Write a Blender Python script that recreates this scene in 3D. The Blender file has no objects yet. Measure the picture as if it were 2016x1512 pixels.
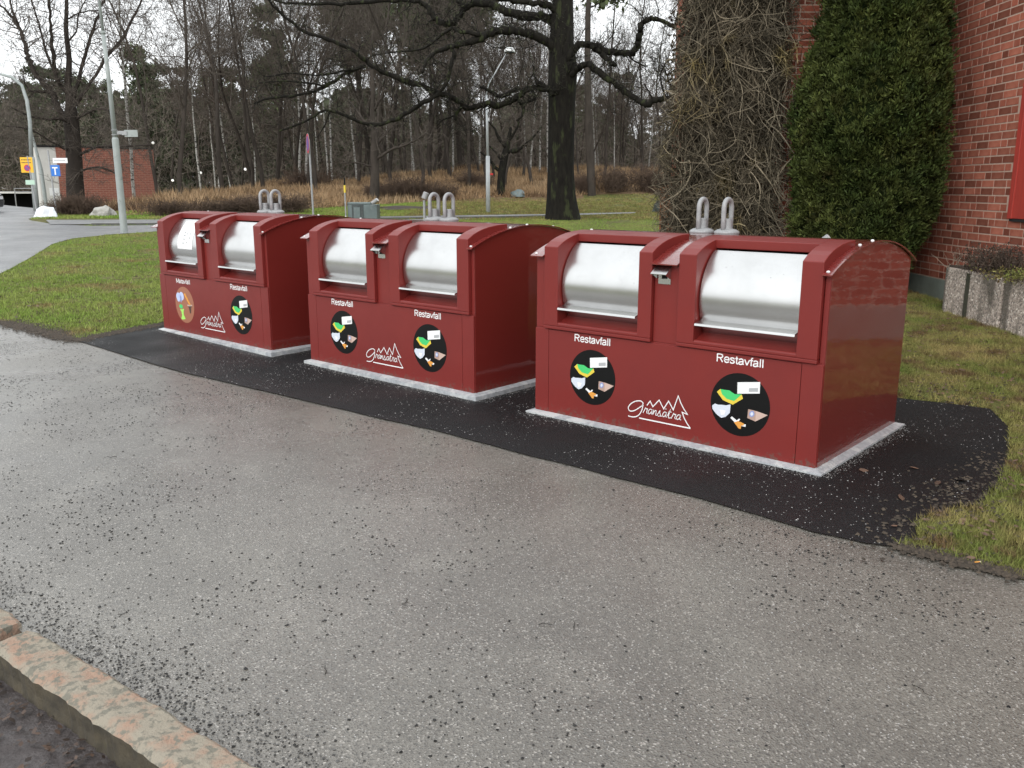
import bpy, bmesh, math, random
import numpy as np
from mathutils import Vector, Matrix, noise as mnoise
random.seed(7); RNG = np.random.default_rng(7)
SC = bpy.context.scene
COL = SC.collection
R = math.radians
# ------------------------------------------------------------------ camera
CAMH, PITCH, FPX = 1.6, R(12.767), 1710.6
cd = bpy.data.cameras.new('camera'); cam = bpy.data.objects.new('camera', cd); COL.objects.link(cam)
cam.location = (0, 0, CAMH); cam.rotation_euler = (R(90) - PITCH, 0, 0)
cd.sensor_width = 36; cd.lens = 36 * FPX / 2016; cd.clip_end = 1500; cd.clip_start = .05
SC.camera = cam
# ------------------------------------------------------------------ world and sun (overcast winter day)
w = bpy.data.worlds.new('World'); SC.world = w; w.use_nodes = True
nt = w.node_tree; nt.nodes.clear()
sky = nt.nodes.new('ShaderNodeTexSky'); sky.sky_type = 'NISHITA'; sky.sun_disc = False
sky.sun_elevation = R(32); sky.sun_rotation = R(200); sky.air_density = 2.0; sky.dust_density = 5.0
hs = nt.nodes.new('ShaderNodeHueSaturation'); hs.inputs['Saturation'].default_value = .12
mx = nt.nodes.new('ShaderNodeMixRGB'); mx.inputs[0].default_value = .72; mx.inputs[2].default_value = (11.2, 11.6, 11.9, 1)
bg = nt.nodes.new('ShaderNodeBackground'); bg.inputs[1].default_value = .12
wo = nt.nodes.new('ShaderNodeOutputWorld')
nt.links.new(sky.outputs[0], hs.inputs['Color']); nt.links.new(hs.outputs[0], mx.inputs[1])
nt.links.new(mx.outputs[0], bg.inputs[0]); nt.links.new(bg.outputs[0], wo.inputs[0])
sl = bpy.data.lights.new('sun', 'SUN'); sl.energy = .6; sl.angle = R(25); sl.color = (1, .97, .93)
so = bpy.data.objects.new('sun', sl); COL.objects.link(so)
so.rotation_euler = (R(58), 0, R(-20))
SC.view_settings.view_transform = 'Standard'; SC.view_settings.look = 'None'
SC.view_settings.exposure = .5; SC.view_settings.gamma = 1; SC.view_settings.use_curve_mapping = False

# ------------------------------------------------------------------ terrain and pixel -> world helpers
def lerp(a, b, t): return a + (b - a) * t
def sm(a, b, x):
    t = np.clip((x - a) / (b - a), 0, 1); return t * t * (3 - 2 * t)
def Hn(x, y):
    """terrain height, numpy friendly"""
    x = np.asarray(x, float); y = np.asarray(y, float)
    z = .022 * np.clip(y - 7.5, 0, 25.5)
    # near hill foot
    y0 = 33 + 13 * sm(-14, -4, x)
    sl = -.02 + .065 * sm(-21, -15, x) + .033 * sm(-12, -4, x)
    z = z + .022 * np.clip(y - 33, 0, None) * np.where(y < y0, 1, 0) + np.where(y >= y0, .022 * (y0 - 33), 0)
    z = z + sl * np.clip(y - y0, 0, 25) + .004 * np.clip(y - y0 - 25, 0, None)
    z = z + np.clip((y - y0) / 6, 0, 1) * .12 * (np.sin(x * .7 + y * .31) + np.sin(y * .9 - x * .23)) * sm(-22, -14, x)
    return z
def H(x, y): return float(Hn(x, y))
def ray(px, py):
    u = (px - 1008) / FPX; v = (756 - py) / FPX; c, s = math.cos(PITCH), math.sin(PITCH)
    return Vector((u, c + v * s, -s + v * c))
def ground(px, py):
    d = ray(px, py)
    t = 1.0
    if d.z < -1e-4 and -CAMH / d.z * d.y < 7.5: return Vector((d.x, d.y, d.z)) * (-CAMH / d.z) + Vector((0, 0, CAMH))
    ts = np.arange(1, 200, .05); hit = (CAMH + d.z * ts) < Hn(d.x * ts, d.y * ts)
    t = float(ts[int(np.argmax(hit))]) if hit.any() else 200.0
    p = d * t; return Vector((p.x, p.y, H(p.x, p.y)))
def at(px, py, Y):
    d = ray(px, py); p = d * (Y / d.y); return Vector((p.x, p.y, p.z + CAMH))
def project(x, y, z):
    c, s = math.cos(PITCH), math.sin(PITCH); z = z - CAMH
    Zd = y * c - z * s; return 1008 + FPX * x / Zd, 756 - FPX * (y * s + z * c) / Zd, Zd

# ------------------------------------------------------------------ mesh helpers
class MB:
    def __init__(s): s.v = []; s.f = []; s.m = []; s.t = []; s.n = 0; s.tint = 1.0; s.mi = 0
    def add(s, verts, faces, mi=None, tint=None):
        o = s.n; s.v.extend([tuple(p) for p in verts]); s.n += len(verts)
        for f in faces: s.f.append(tuple(i + o for i in f))
        s.m.extend([s.mi if mi is None else mi] * len(faces)); s.t.extend([s.tint if tint is None else tint] * len(faces))
    def box(s, x0, x1, y0, y1, z0, z1, **k):
        s.add([(x0, y0, z0), (x1, y0, z0), (x1, y1, z0), (x0, y1, z0), (x0, y0, z1), (x1, y0, z1), (x1, y1, z1), (x0, y1, z1)],
              [(0, 3, 2, 1), (4, 5, 6, 7), (0, 1, 5, 4), (1, 2, 6, 5), (2, 3, 7, 6), (3, 0, 4, 7)], **k)
    def prism(s, poly, a0, a1, axis='x', **k):
        """poly of (b, z) pairs, counter-clockwise seen from +x, extruded along x (or (x, y) pairs along z, (x, z) along y)"""
        n = len(poly)
        mk = {'x': lambda p, a: (a, p[0], p[1]), 'z': lambda p, a: (p[0], p[1], a), 'y': lambda p, a: (p[0], a, p[1])}[axis]
        s.add([mk(p, a0) for p in poly] + [mk(p, a1) for p in poly],
              [tuple(range(n - 1, -1, -1)), tuple(range(n, 2 * n))] + [(i, (i + 1) % n, n + (i + 1) % n, n + i) for i in range(n)], **k)
    def tube(s, pts, rad, n=6, cap=True, closed=False, **k):
        pts = [Vector(p) for p in pts]; m = len(pts)
        if not hasattr(rad, '__len__'): rad = [rad] * m
        vs = []; up = Vector((0, 0, 1)); prev = None
        for i, p in enumerate(pts):
            d = (pts[min(i + 1, m - 1)] - pts[max(i - 1, 0)])
            if d.length < 1e-9: d = Vector((0, 0, 1))
            d.normalize()
            if prev is None:
                a = d.cross(Vector((.31, .87, .39)) if abs(d.z) > .7 else up).normalized()
            else:
                a = prev - d * prev.dot(d)
                a = a.normalized() if a.length > 1e-6 else d.orthogonal().normalized()
            prev = a; b = d.cross(a)
            for j in range(n):
                t = 2 * math.pi * j / n; vs.append(p + (a * math.cos(t) + b * math.sin(t)) * rad[i])
        fs = [(i * n + j, i * n + (j + 1) % n, (i + 1) * n + (j + 1) % n, (i + 1) * n + j) for i in range(m - 1) for j in range(n)]
        if cap and n > 3: fs += [tuple(range(n - 1, -1, -1)), tuple(range((m - 1) * n, m * n))]
        s.add(vs, fs, **k)
    def lathe(s, prof, n=24, c=(0, 0, 0), **k):
        vs = [(c[0] + r * math.cos(2 * math.pi * j / n), c[1] + r * math.sin(2 * math.pi * j / n), c[2] + z) for r, z in prof for j in range(n)]
        m = len(prof)
        fs = [(i * n + j, i * n + (j + 1) % n, (i + 1) * n + (j + 1) % n, (i + 1) * n + j) for i in range(m - 1) for j in range(n)]
        fs += [tuple(range(n - 1, -1, -1)), tuple(range((m - 1) * n, m * n))]
        s.add(vs, fs, **k)
    def mesh(s, name, mats, smooth=False):
        me = bpy.data.meshes.new(name); me.from_pydata(s.v, [], s.f)
        for m in (mats if isinstance(mats, (list, tuple)) else [mats]): me.materials.append(m)
        me.polygons.foreach_set('material_index', s.m)
        a = me.attributes.new('tint', 'FLOAT', 'FACE'); a.data.foreach_set('value', s.t)
        if smooth: me.polygons.foreach_set('use_smooth', [True] * len(s.f))
        me.update(); return me
    def build(s, name, mats, parent=None, smooth=False, bevel=0, **tags):
        return link(name, s.mesh(name, mats, smooth), parent, bevel, **tags)
def link(name, me, parent=None, bevel=0, smooth_angle=None, **tags):
    o = bpy.data.objects.new(name, me); COL.objects.link(o)
    if parent: o.parent = parent
    if bevel:
        b = o.modifiers.new('bevel', 'BEVEL'); b.width = bevel; b.segments = 2; b.limit_method = 'ANGLE'; b.angle_limit = R(35)
    tag(o, **tags); return o
def tag(o, label=None, cat=None, group=None, kind=None):
    if label: o['label'] = label
    if cat: o['category'] = cat
    if group: o['group'] = group
    if kind: o['kind'] = kind
def thing(name, label, cat, loc=(0, 0, 0), rotz=0, group=None):
    o = bpy.data.objects.new(name, None); COL.objects.link(o); o.location = loc; o.rotation_euler = (0, 0, rotz)
    o.empty_display_size = .2; tag(o, label, cat, group); return o
def npmesh(name, V, Fc, mat, tint=None, smooth=False):
    """V (n,3), Fc (m,3) triangle array"""
    me = bpy.data.meshes.new(name); me.vertices.add(len(V)); me.vertices.foreach_set('co', np.asarray(V, np.float32).ravel())
    m, k = Fc.shape; me.loops.add(m * k); me.loops.foreach_set('vertex_index', Fc.astype(np.int32).ravel())
    me.polygons.add(m); me.polygons.foreach_set('loop_start', np.arange(0, m * k, k, dtype=np.int32))
    if tint is not None:
        a = me.attributes.new('tint', 'FLOAT', 'FACE'); a.data.foreach_set('value', np.asarray(tint, np.float32))
    me.materials.append(mat); me.update(calc_edges=True); me.validate(); return me

# ------------------------------------------------------------------ materials
def mat(name, c1, c2=None, scale=5, detail=4, rough=.6, rough2=None, rscale=None, bump=0, bscale=None, metal=0, coat=0, coatr=.05,
        tint=0, spec=.5, stretch=None, emit=None, ramp=(.35, .65), c3=None, s3=30, r3=(.55, .65), both=False):
    m = bpy.data.materials.new(name); m.use_nodes = True; t = m.node_tree; N = t.nodes; Lk = t.links.new
    b = N['Principled BSDF']; tc = N.new('ShaderNodeTexCoord'); out = tc.outputs['Object']
    if stretch:
        mp = N.new('ShaderNodeMapping'); mp.inputs['Scale'].default_value = stretch; Lk(out, mp.inputs[0]); out = mp.outputs[0]
    def noi(sc, det=4, rgh=.6):
        n = N.new('ShaderNodeTexNoise'); n.inputs['Scale'].default_value = sc; n.inputs['Detail'].default_value = det
        n.inputs['Roughness'].default_value = rgh; Lk(out, n.inputs['Vector']); return n.outputs[0]
    def rmp(v, lo, hi, a, bb):
        r = N.new('ShaderNodeMapRange'); r.inputs[1].default_value = lo; r.inputs[2].default_value = hi
        r.inputs[3].default_value = a; r.inputs[4].default_value = bb; Lk(v, r.inputs[0]); return r.outputs[0]
    col = None
    if c2:
        mixn = N.new('ShaderNodeMixRGB'); mixn.inputs[1].default_value = (*c1, 1); mixn.inputs[2].default_value = (*c2, 1)
        Lk(rmp(noi(scale, detail), ramp[0], ramp[1], 0, 1), mixn.inputs[0]); col = mixn.outputs[0]
    if c3:
        m3 = N.new('ShaderNodeMixRGB'); m3.inputs[2].default_value = (*c3, 1)
        if col: Lk(col, m3.inputs[1])
        else: m3.inputs[1].default_value = (*c1, 1)
        Lk(rmp(noi(s3, 3), r3[0], r3[1], 0, 1), m3.inputs[0]); col = m3.outputs[0]
    if tint:
        at_ = N.new('ShaderNodeAttribute'); at_.attribute_name = 'tint'
        mul = N.new('ShaderNodeMixRGB'); mul.blend_type = 'MULTIPLY'; mul.inputs[0].default_value = tint
        if col: Lk(col, mul.inputs[1])
        else: mul.inputs[1].default_value = (*c1, 1)
        Lk(at_.outputs['Fac'], mul.inputs[2]); col = mul.outputs[0]
    if col: Lk(col, b.inputs['Base Color'])
    else: b.inputs['Base Color'].default_value = (*c1, 1)
    b.inputs['Roughness'].default_value = rough
    if rough2 is not None: Lk(rmp(noi(rscale or scale, 4), .35, .65, rough, rough2), b.inputs['Roughness'])
    b.inputs['Metallic'].default_value = metal; b.inputs['Specular IOR Level'].default_value = spec
    b.inputs['Coat Weight'].default_value = coat; b.inputs['Coat Roughness'].default_value = coatr
    if bump:
        bn = N.new('ShaderNodeBump'); bn.inputs['Strength'].default_value = 1; bn.inputs['Distance'].default_value = bump
        Lk(noi(bscale or scale * 3, 5), bn.inputs['Height']); Lk(bn.outputs[0], b.inputs['Normal'])
        if coat and both: Lk(bn.outputs[0], b.inputs['Coat Normal'])
    if emit:
        b.inputs['Emission Color'].default_value = (*emit[0], 1); b.inputs['Emission Strength'].default_value = emit[1]
    return m

def asphalt_mat(name, base, light, dark, wet=(.3, .6), lightamt=.5, big=None, bumpd=.0025, vs=130, spec=.5, film=0):
    """rolled asphalt: bound stones of several tones, larger tone patches, damp areas"""
    m = bpy.data.materials.new(name); m.use_nodes = True; t = m.node_tree; N = t.nodes; Lk = t.links.new
    b = N['Principled BSDF']; tc = N.new('ShaderNodeTexCoord'); out = tc.outputs['Object']
    def rmp(v, lo, hi, a, bb):
        r = N.new('ShaderNodeMapRange'); r.inputs[1].default_value = lo; r.inputs[2].default_value = hi
        r.inputs[3].default_value = a; r.inputs[4].default_value = bb; Lk(v, r.inputs[0]); return r.outputs[0]
    def noi(sc, det=4, off=0):
        mp = N.new('ShaderNodeMapping'); mp.inputs['Location'].default_value = (off, off * .7, 0); Lk(out, mp.inputs[0])
        n = N.new('ShaderNodeTexNoise'); n.inputs['Scale'].default_value = sc; n.inputs['Detail'].default_value = det; Lk(mp.outputs[0], n.inputs['Vector']); return n.outputs[0]
    vo = N.new('ShaderNodeTexVoronoi'); vo.inputs['Scale'].default_value = vs; Lk(out, vo.inputs['Vector'])
    sep = N.new('ShaderNodeSeparateColor'); Lk(vo.outputs['Color'], sep.inputs[0])
    def mix(a, bb, f):
        x = N.new('ShaderNodeMixRGB')
        for i, v in ((1, a), (2, bb)):
            if isinstance(v, tuple): x.inputs[i].default_value = (*v, 1)
            else: Lk(v, x.inputs[i])
        Lk(f, x.inputs[0]); return x.outputs[0]
    b2 = big or tuple(c * .72 for c in base)
    c = mix(base, b2, rmp(noi(.55, 5), .38, .62, 0, 1))
    c = mix(c, tuple(x * 1.25 for x in base), rmp(noi(2.3, 4, 9), .5, .75, 0, .7))
    c = mix(c, dark, rmp(sep.outputs[0], .62, .9, 0, .75))
    c = mix(c, light, rmp(sep.outputs[1], 1 - lightamt * .35, 1, 0, .85))
    Lk(c, b.inputs['Base Color'])
    Lk(rmp(noi(.8, 4, 31), .38, .62, wet[0], wet[1]), b.inputs['Roughness'])
    b.inputs['Specular IOR Level'].default_value = spec; b.inputs['Coat Weight'].default_value = film; b.inputs['Coat Roughness'].default_value = .28; b.inputs['Coat IOR'].default_value = 1.33
    bn = N.new('ShaderNodeBump'); bn.inputs['Distance'].default_value = bumpd
    hsum = N.new('ShaderNodeMath'); Lk(vo.outputs['Distance'], hsum.inputs[0]); Lk(noi(60, 3), hsum.inputs[1]); Lk(hsum.outputs[0], bn.inputs['Height'])
    Lk(bn.outputs[0], b.inputs['Normal']); return m

M = {}
M['path'] = asphalt_mat('worn_asphalt', (.160, .149, .129), (.38, .355, .32), (.062, .058, .052), wet=(.13, .50), lightamt=.34, vs=165, bumpd=.002, big=(.112, .102, .088), spec=.6, film=.35)
M['street'] = asphalt_mat('street_asphalt', (.2, .2, .205), (.3, .3, .3), (.08, .08, .08), wet=(.3, .5), vs=60)
M['patch'] = asphalt_mat('new_black_asphalt', (.0085, .0085, .0095), (.03, .03, .03), (.005, .005, .005), wet=(.4, .75), lightamt=.15, vs=110, bumpd=.005, spec=.28)
M['pave'] = asphalt_mat('pavement_asphalt', (.2, .2, .2), (.3, .3, .3), (.12, .12, .12), wet=(.4, .6), vs=60)
M['soil'] = mat('lawn_soil', (.105, .125, .035), (.14, .13, .05), scale=1.3, rough=.95, bump=.02, bscale=18, c3=(.045, .032, .02), s3=6, r3=(.52, .62), spec=.12)
M['lawn'] = mat('lawn_blades', (.165, .26, .045), (.27, .31, .085), scale=.55, rough=.7, tint=1, c3=(.25, .19, .085), s3=1.1, r3=(.56, .68), spec=.15)
M['lawn2'] = mat('mossy_lawn_blades', (.125, .165, .036), (.31, .25, .10), scale=1.5, rough=.7, tint=1, c3=(.15, .10, .05), s3=2.6, r3=(.5, .62), spec=.15)
M['dry'] = mat('dry_grass', (.29, .19, .105), (.40, .285, .17), scale=.3, rough=.85, tint=1, c3=(.14, .09, .055), s3=.35, r3=(.52, .62), spec=.1)
M['hill'] = mat('forest_floor', (.13, .085, .05), (.19, .13, .075), scale=.4, rough=.95, bump=.05, bscale=3, spec=.12)
M['gutter'] = mat('wet_gutter', (.035, .027, .026), (.08, .068, .066), scale=9, rough=.35, rough2=.75, rscale=6, bump=.012, bscale=30, c3=(.03, .018, .015), s3=4, r3=(.5, .6))
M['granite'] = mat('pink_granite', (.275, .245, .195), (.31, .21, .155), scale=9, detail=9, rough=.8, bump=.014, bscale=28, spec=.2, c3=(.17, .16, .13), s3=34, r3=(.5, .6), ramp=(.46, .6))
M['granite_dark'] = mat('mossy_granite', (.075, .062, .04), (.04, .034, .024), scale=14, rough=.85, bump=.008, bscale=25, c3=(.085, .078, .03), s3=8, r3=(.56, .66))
M['red'] = mat('red_paint', (.185, .0200, .0165), (.165, .0175, .0150), scale=2, rough=.42, rough2=.52, coat=.12, coatr=.12, spec=.35, bump=.0004, bscale=9)
M['redgloss'] = mat('red_gloss_sheet', (.155, .0170, .0135), (.14, .015, .012), scale=1.2, rough=.4, coat=1.0, coatr=.03, bump=.003, bscale=1.5, both=True, stretch=(.5, .5, 1.6), spec=.3)
M['redwet'] = mat('red_wet_roof', (.17, .022, .019), (.15, .018, .016), scale=60, rough=.14, rough2=.4, rscale=40, bump=.0012, bscale=90, coat=1.0, coatr=.1)
M['steel'] = mat('stainless', (.63, .63, .625), (.57, .57, .565), scale=3, rough=.26, metal=1, bump=.00012, bscale=30, stretch=(1, 1, 1), c3=(.34, .34, .33), s3=70, r3=(.70, .74))
M['galv'] = mat('galvanised', (.27, .275, .28), (.34, .345, .35), scale=22, rough=.55, metal=.15, bump=.0005, bscale=60)
M['flange'] = mat('galvanised_flange', (.50, .52, .54), (.36, .38, .40), scale=30, rough=.5, metal=.3, c3=(.58, .6, .6), s3=8, r3=(.5, .6))
M['white'] = mat('white_print', (.8, .8, .8), rough=.5)
M['blk'] = mat('black_print', (.006, .006, .006), rough=.4, spec=.2)
M['dark'] = mat('dark_gap', (.008, .007, .007), rough=.9)
for k, c in dict(pgreen=(.06, .55, .16), pyel=(.72, .55, .06), pbeige=(.55, .40, .34), pbeige2=(.42, .29, .24), porange=(.72, .32, .06), pblue=(.25, .3, .55), pdiaper=(.62, .66, .74),
                 pbrown=(.33, .13, .075), plime=(.36, .75, .14), pegg=(.5, .58, .85), pdk=(.07, .035, .025), pgrey=(.4, .41, .42), sblue=(.02, .16, .55), syel=(.8, .45, .02), sred=(.6, .03, .03), spurple=(.13, .08, .3)).items():
    M[k] = mat('print_' + k, c, rough=.45)
M['brick'] = mat('brick_face', (.285, .088, .056), (.23, .07, .046), scale=30, rough=.85, bump=.002, bscale=60, tint=1, c3=(.33, .12, .08), s3=3, r3=(.5, .7), spec=.12)
M['mortar'] = mat('mortar', (.50, .36, .29), (.42, .30, .24), scale=12, rough=.9, bump=.002, bscale=80, spec=.12)
M['plinth'] = mat('rendered_plinth', (.22, .25, .22), (.17, .19, .165), scale=3, rough=.85, bump=.002, bscale=30, spec=.12)
M['redwood'] = mat('red_wood_board', (.36, .035, .022), (.30, .03, .02), scale=3, rough=.6, stretch=(6, 6, .6))
M['rust'] = mat('rusty_board', (.28, .11, .04), (.2, .075, .035), scale=3, rough=.8, stretch=(6, 6, .8))
M['bark_oak'] = mat('oak_bark', (.017, .0155, .012), (.009, .008, .007), scale=9, rough=.9, bump=.04, bscale=14, stretch=(1, 1, .3), c3=(.036, .042, .02), s3=5, r3=(.56, .66), spec=.12)
M['bark_twig'] = mat('twig_bark', (.022, .02, .017), (.014, .013, .011), scale=3, rough=.9, c3=(.075, .08, .05), s3=7, r3=(.55, .62), spec=.12)
M['bark'] = mat('grey_bark', (.062, .052, .044), (.038, .032, .027), scale=4, rough=.9, bump=.015, bscale=12, stretch=(1, 1, .3), spec=.12)
M['bark_left'] = mat('brown_bark', (.045, .037, .031), (.03, .025, .022), scale=4, rough=.9, bump=.02, bscale=8, stretch=(1, 1, .35), spec=.12)
M['ftwig'] = mat('forest_twigs', (.105, .09, .076), (.075, .063, .053), scale=.7, rough=.9, spec=.12)
M['btwig'] = mat('birch_twigs', (.085, .06, .05), (.07, .05, .042), scale=.7, rough=.9, spec=.12)
M['birch'] = mat('birch_bark', (.42, .41, .38), (.3, .29, .27), scale=3, rough=.8, stretch=(1, 1, 2.2), c3=(.04, .035, .03), s3=5, r3=(.54, .6), spec=.12)
M['pine'] = mat('pine_needles', (.066, .088, .042), (.092, .112, .052), scale=.7, rough=.8, tint=1, spec=.2)  # needle colour lightened to stand in for distance haze
M['spruce'] = mat('spruce_needles', (.058, .074, .042), (.078, .092, .05), scale=.7, rough=.8, tint=1, spec=.2)  # raised likewise: the haze over the far wood is put into the colour
M['thuja'] = mat('thuja_scales', (.034, .052, .013), (.072, .084, .022), scale=2.2, rough=.65, tint=1, c3=(.085, .07, .025), s3=2.3, r3=(.62, .75), spec=.15)
M['creeper'] = mat('dead_creeper', (.165, .14, .10), (.095, .082, .06), scale=1.6, rough=.85, tint=1, c3=(.17, .135, .06), s3=1.1, r3=(.56, .68), spec=.12)
M['bush'] = mat('brown_shrub_twigs', (.11, .078, .058), (.075, .054, .042), scale=1, rough=.9, spec=.12)
M['pole'] = mat('painted_pole', (.33, .36, .35), (.27, .30, .29), scale=3, rough=.45, c3=(.2, .22, .2), s3=6, r3=(.6, .7))
M['aggregate'] = None
M['cabinet'] = mat('cabinet_grey_green', (.13, .17, .17), (.09, .12, .12), scale=6, rough=.5, c3=(.17, .2, .2), s3=3)
M['cabdark'] = mat('cabinet_dark', (.03, .04, .04), (.06, .075, .075), scale=16, rough=.6)
M['stone'] = mat('pale_stone', (.42, .41, .38), (.28, .27, .24), scale=2.5, rough=.85, bump=.03, bscale=6)
M['darkstone'] = mat('dark_stone', (.05, .065, .055), (.03, .04, .035), scale=4, rough=.7, bump=.02, bscale=8)
M['tarp'] = mat('white_bag_cloth', (.78, .80, .84), (.7, .72, .78), scale=3, rough=.6)
M['peb'] = mat('dark_grit', (.034, .033, .032), rough=.7, tint=1, spec=.25)
M['leaf'] = mat('fallen_leaf', (.11, .065, .042), (.065, .04, .03), scale=8, rough=.6, tint=1)
M['carpaint'] = mat('black_car_paint', (.015, .016, .018), rough=.25, coat=1)
M['glass'] = mat('dark_glass', (.02, .025, .03), rough=.08)
M['tyre'] = mat('tyre_rubber', (.015, .015, .015), rough=.8)
M['lamp'] = mat('lamp_globe', (.8, .8, .78), rough=.4, emit=((1, .98, .92), .5))
M['lampoff'] = mat('lamp_cover', (.75, .76, .76), rough=.4)
M['paleposts'] = mat('pale_galvanised_post', (.42, .44, .45), (.36, .38, .39), scale=4, rough=.5)
M['wallwhite'] = mat('white_wall', (.62, .61, .58), (.5, .49, .46), scale=.6, rough=.8)
M['farbrick'] = None
M['mound'] = mat('dark_bed_soil', (.035, .026, .02), (.06, .045, .033), scale=4, rough=.95, bump=.04, bscale=9)
def far_brick():
    m = bpy.data.materials.new('far_brick'); m.use_nodes = True; t = m.node_tree; b = t.nodes['Principled BSDF']
    br = t.nodes.new('ShaderNodeTexBrick'); tc = t.nodes.new('ShaderNodeTexCoord'); mp = t.nodes.new('ShaderNodeMapping')
    mp.inputs['Rotation'].default_value = (R(90), 0, 0)
    t.links.new(tc.outputs['Object'], mp.inputs[0]); t.links.new(mp.outputs[0], br.inputs['Vector'])
    br.inputs['Color1'].default_value = (.26, .085, .055, 1); br.inputs['Color2'].default_value = (.21, .07, .048, 1); br.inputs['Mortar'].default_value = (.3, .17, .13, 1)
    br.inputs['Scale'].default_value = 1; br.inputs['Brick Width'].default_value = .3; br.inputs['Row Height'].default_value = .095; br.inputs['Mortar Size'].default_value = .012
    t.links.new(br.outputs[0], b.inputs['Base Color']); b.inputs['Roughness'].default_value = .9; return m
M['farbrick'] = far_brick()
def aggregate():
    m = bpy.data.materials.new('exposed_aggregate'); m.use_nodes = True; t = m.node_tree; N = t.nodes; Lk = t.links.new
    b = N['Principled BSDF']; tc = N.new('ShaderNodeTexCoord')
    vo = N.new('ShaderNodeTexVoronoi'); vo.inputs['Scale'].default_value = 55; Lk(tc.outputs['Object'], vo.inputs[0])
    sp = N.new('ShaderNodeSeparateColor'); Lk(vo.outputs['Color'], sp.inputs[0])
    cr = N.new('ShaderNodeValToRGB'); e = cr.color_ramp.elements
    e[0].position = 0; e[0].color = (.17, .145, .125, 1); e[1].position = 1; e[1].color = (.75, .68, .6, 1)
    x = e.new(.45); x.color = (.37, .31, .26, 1); x = e.new(.88); x.color = (.48, .40, .34, 1)
    Lk(sp.outputs[0], cr.inputs[0])
    no = N.new('ShaderNodeTexNoise'); no.inputs['Scale'].default_value = 2.3; mp = N.new('ShaderNodeMapping'); mp.inputs['Scale'].default_value = (1, 1.6, .35)
    Lk(tc.outputs['Object'], mp.inputs[0]); Lk(mp.outputs[0], no.inputs[0])
    mr = N.new('ShaderNodeMapRange'); mr.inputs[1].default_value = .5; mr.inputs[2].default_value = .62; mr.inputs[4].default_value = .8; Lk(no.outputs[0], mr.inputs[0])
    mi = N.new('ShaderNodeMixRGB'); mi.inputs[2].default_value = (.07, .06, .045, 1); Lk(mr.outputs[0], mi.inputs[0]); Lk(cr.outputs[0], mi.inputs[1]); Lk(mi.outputs[0], b.inputs['Base Color'])
    bp = N.new('ShaderNodeBump'); bp.inputs['Distance'].default_value = .008; Lk(vo.outputs['Distance'], bp.inputs['Height']); bp.invert = True; Lk(bp.outputs[0], b.inputs['Normal'])
    b.inputs['Roughness'].default_value = .8; return m
M['aggregate'] = aggregate()

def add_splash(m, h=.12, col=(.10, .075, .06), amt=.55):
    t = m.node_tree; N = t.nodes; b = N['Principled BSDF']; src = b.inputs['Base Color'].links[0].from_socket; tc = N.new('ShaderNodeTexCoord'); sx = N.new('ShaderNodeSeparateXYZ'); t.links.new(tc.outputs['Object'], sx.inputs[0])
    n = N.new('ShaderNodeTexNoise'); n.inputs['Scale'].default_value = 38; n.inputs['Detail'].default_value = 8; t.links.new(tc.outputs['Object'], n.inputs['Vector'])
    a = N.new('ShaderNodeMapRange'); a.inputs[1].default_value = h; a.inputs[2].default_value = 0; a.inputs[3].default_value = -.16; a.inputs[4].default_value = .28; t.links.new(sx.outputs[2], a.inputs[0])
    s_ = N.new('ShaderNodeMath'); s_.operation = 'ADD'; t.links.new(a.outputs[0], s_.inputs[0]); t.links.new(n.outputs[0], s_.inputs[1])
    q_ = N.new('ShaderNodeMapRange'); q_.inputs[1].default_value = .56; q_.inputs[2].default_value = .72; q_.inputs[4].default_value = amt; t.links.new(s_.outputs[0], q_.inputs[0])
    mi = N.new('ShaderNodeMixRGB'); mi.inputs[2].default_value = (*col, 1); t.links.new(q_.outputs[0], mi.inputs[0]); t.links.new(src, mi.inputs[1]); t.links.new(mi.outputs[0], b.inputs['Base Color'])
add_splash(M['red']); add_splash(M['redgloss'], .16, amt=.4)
# ================================================================== SETTING: ground
def poly_sheet(name, pts, off, m, jitter=0, step=.35, **tags):
    """a sheet following the terrain, edges roughened, split where the slope changes"""
    out = []
    n = len(pts)
    for i in range(n):
        a, b = Vector(pts[i]), Vector(pts[(i + 1) % n]); k = max(1, int((b - a).length / step)) if jitter else 1
        k = min(k, 400)
        d = (b - a); nrm = Vector((-d.y, d.x)).normalized() if d.length else Vector((0, 0))
        for j in range(k):
            p = a + d * (j / k)
            if jitter: p = p + nrm * jitter * (mnoise.noise(Vector((p.x * 1.7, p.y * 1.7, 3.3))) * 1.6 + mnoise.noise(Vector((p.x * 9, p.y * 9, 1.1))) * .7)
            out.append((p.x, p.y))
    bm = bmesh.new(); vs = [bm.verts.new((x, y, 0)) for x, y in out]; bm.faces.new(vs)
    for yy in (7.5, 33.0, 46.0):
        bmesh.ops.bisect_plane(bm, geom=bm.verts[:] + bm.edges[:] + bm.faces[:], plane_co=(0, yy, 0), plane_no=(0, 1, 0))
    bmesh.ops.triangulate(bm, faces=bm.faces[:])
    for v in bm.verts: v.co.z = .022 * max(0, v.co.y - 7.5) + off
    bmesh.ops.recalc_face_normals(bm, faces=bm.faces[:])
    for f in bm.faces:
        if f.normal.z < 0: f.normal_flip()
    me = bpy.data.meshes.new(name); bm.to_mesh(me); bm.free(); me.materials.append(m)
    return link(name, me, **tags), out
def g2(px, py): p = ground(px, py); return (p.x, p.y)

# kerb line (world) from the photo: right top edge of the granite kerb
KA, KB = Vector((-2.068, 3.149)), Vector((-.728, 2.149))
kd = (KB - KA).normalized(); kn = Vector((-kd.y, kd.x))   # kn points to the path side
if kn.x < 0: kn = -kn
KS = lambda t, off: KA + kd * t + kn * off
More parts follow.
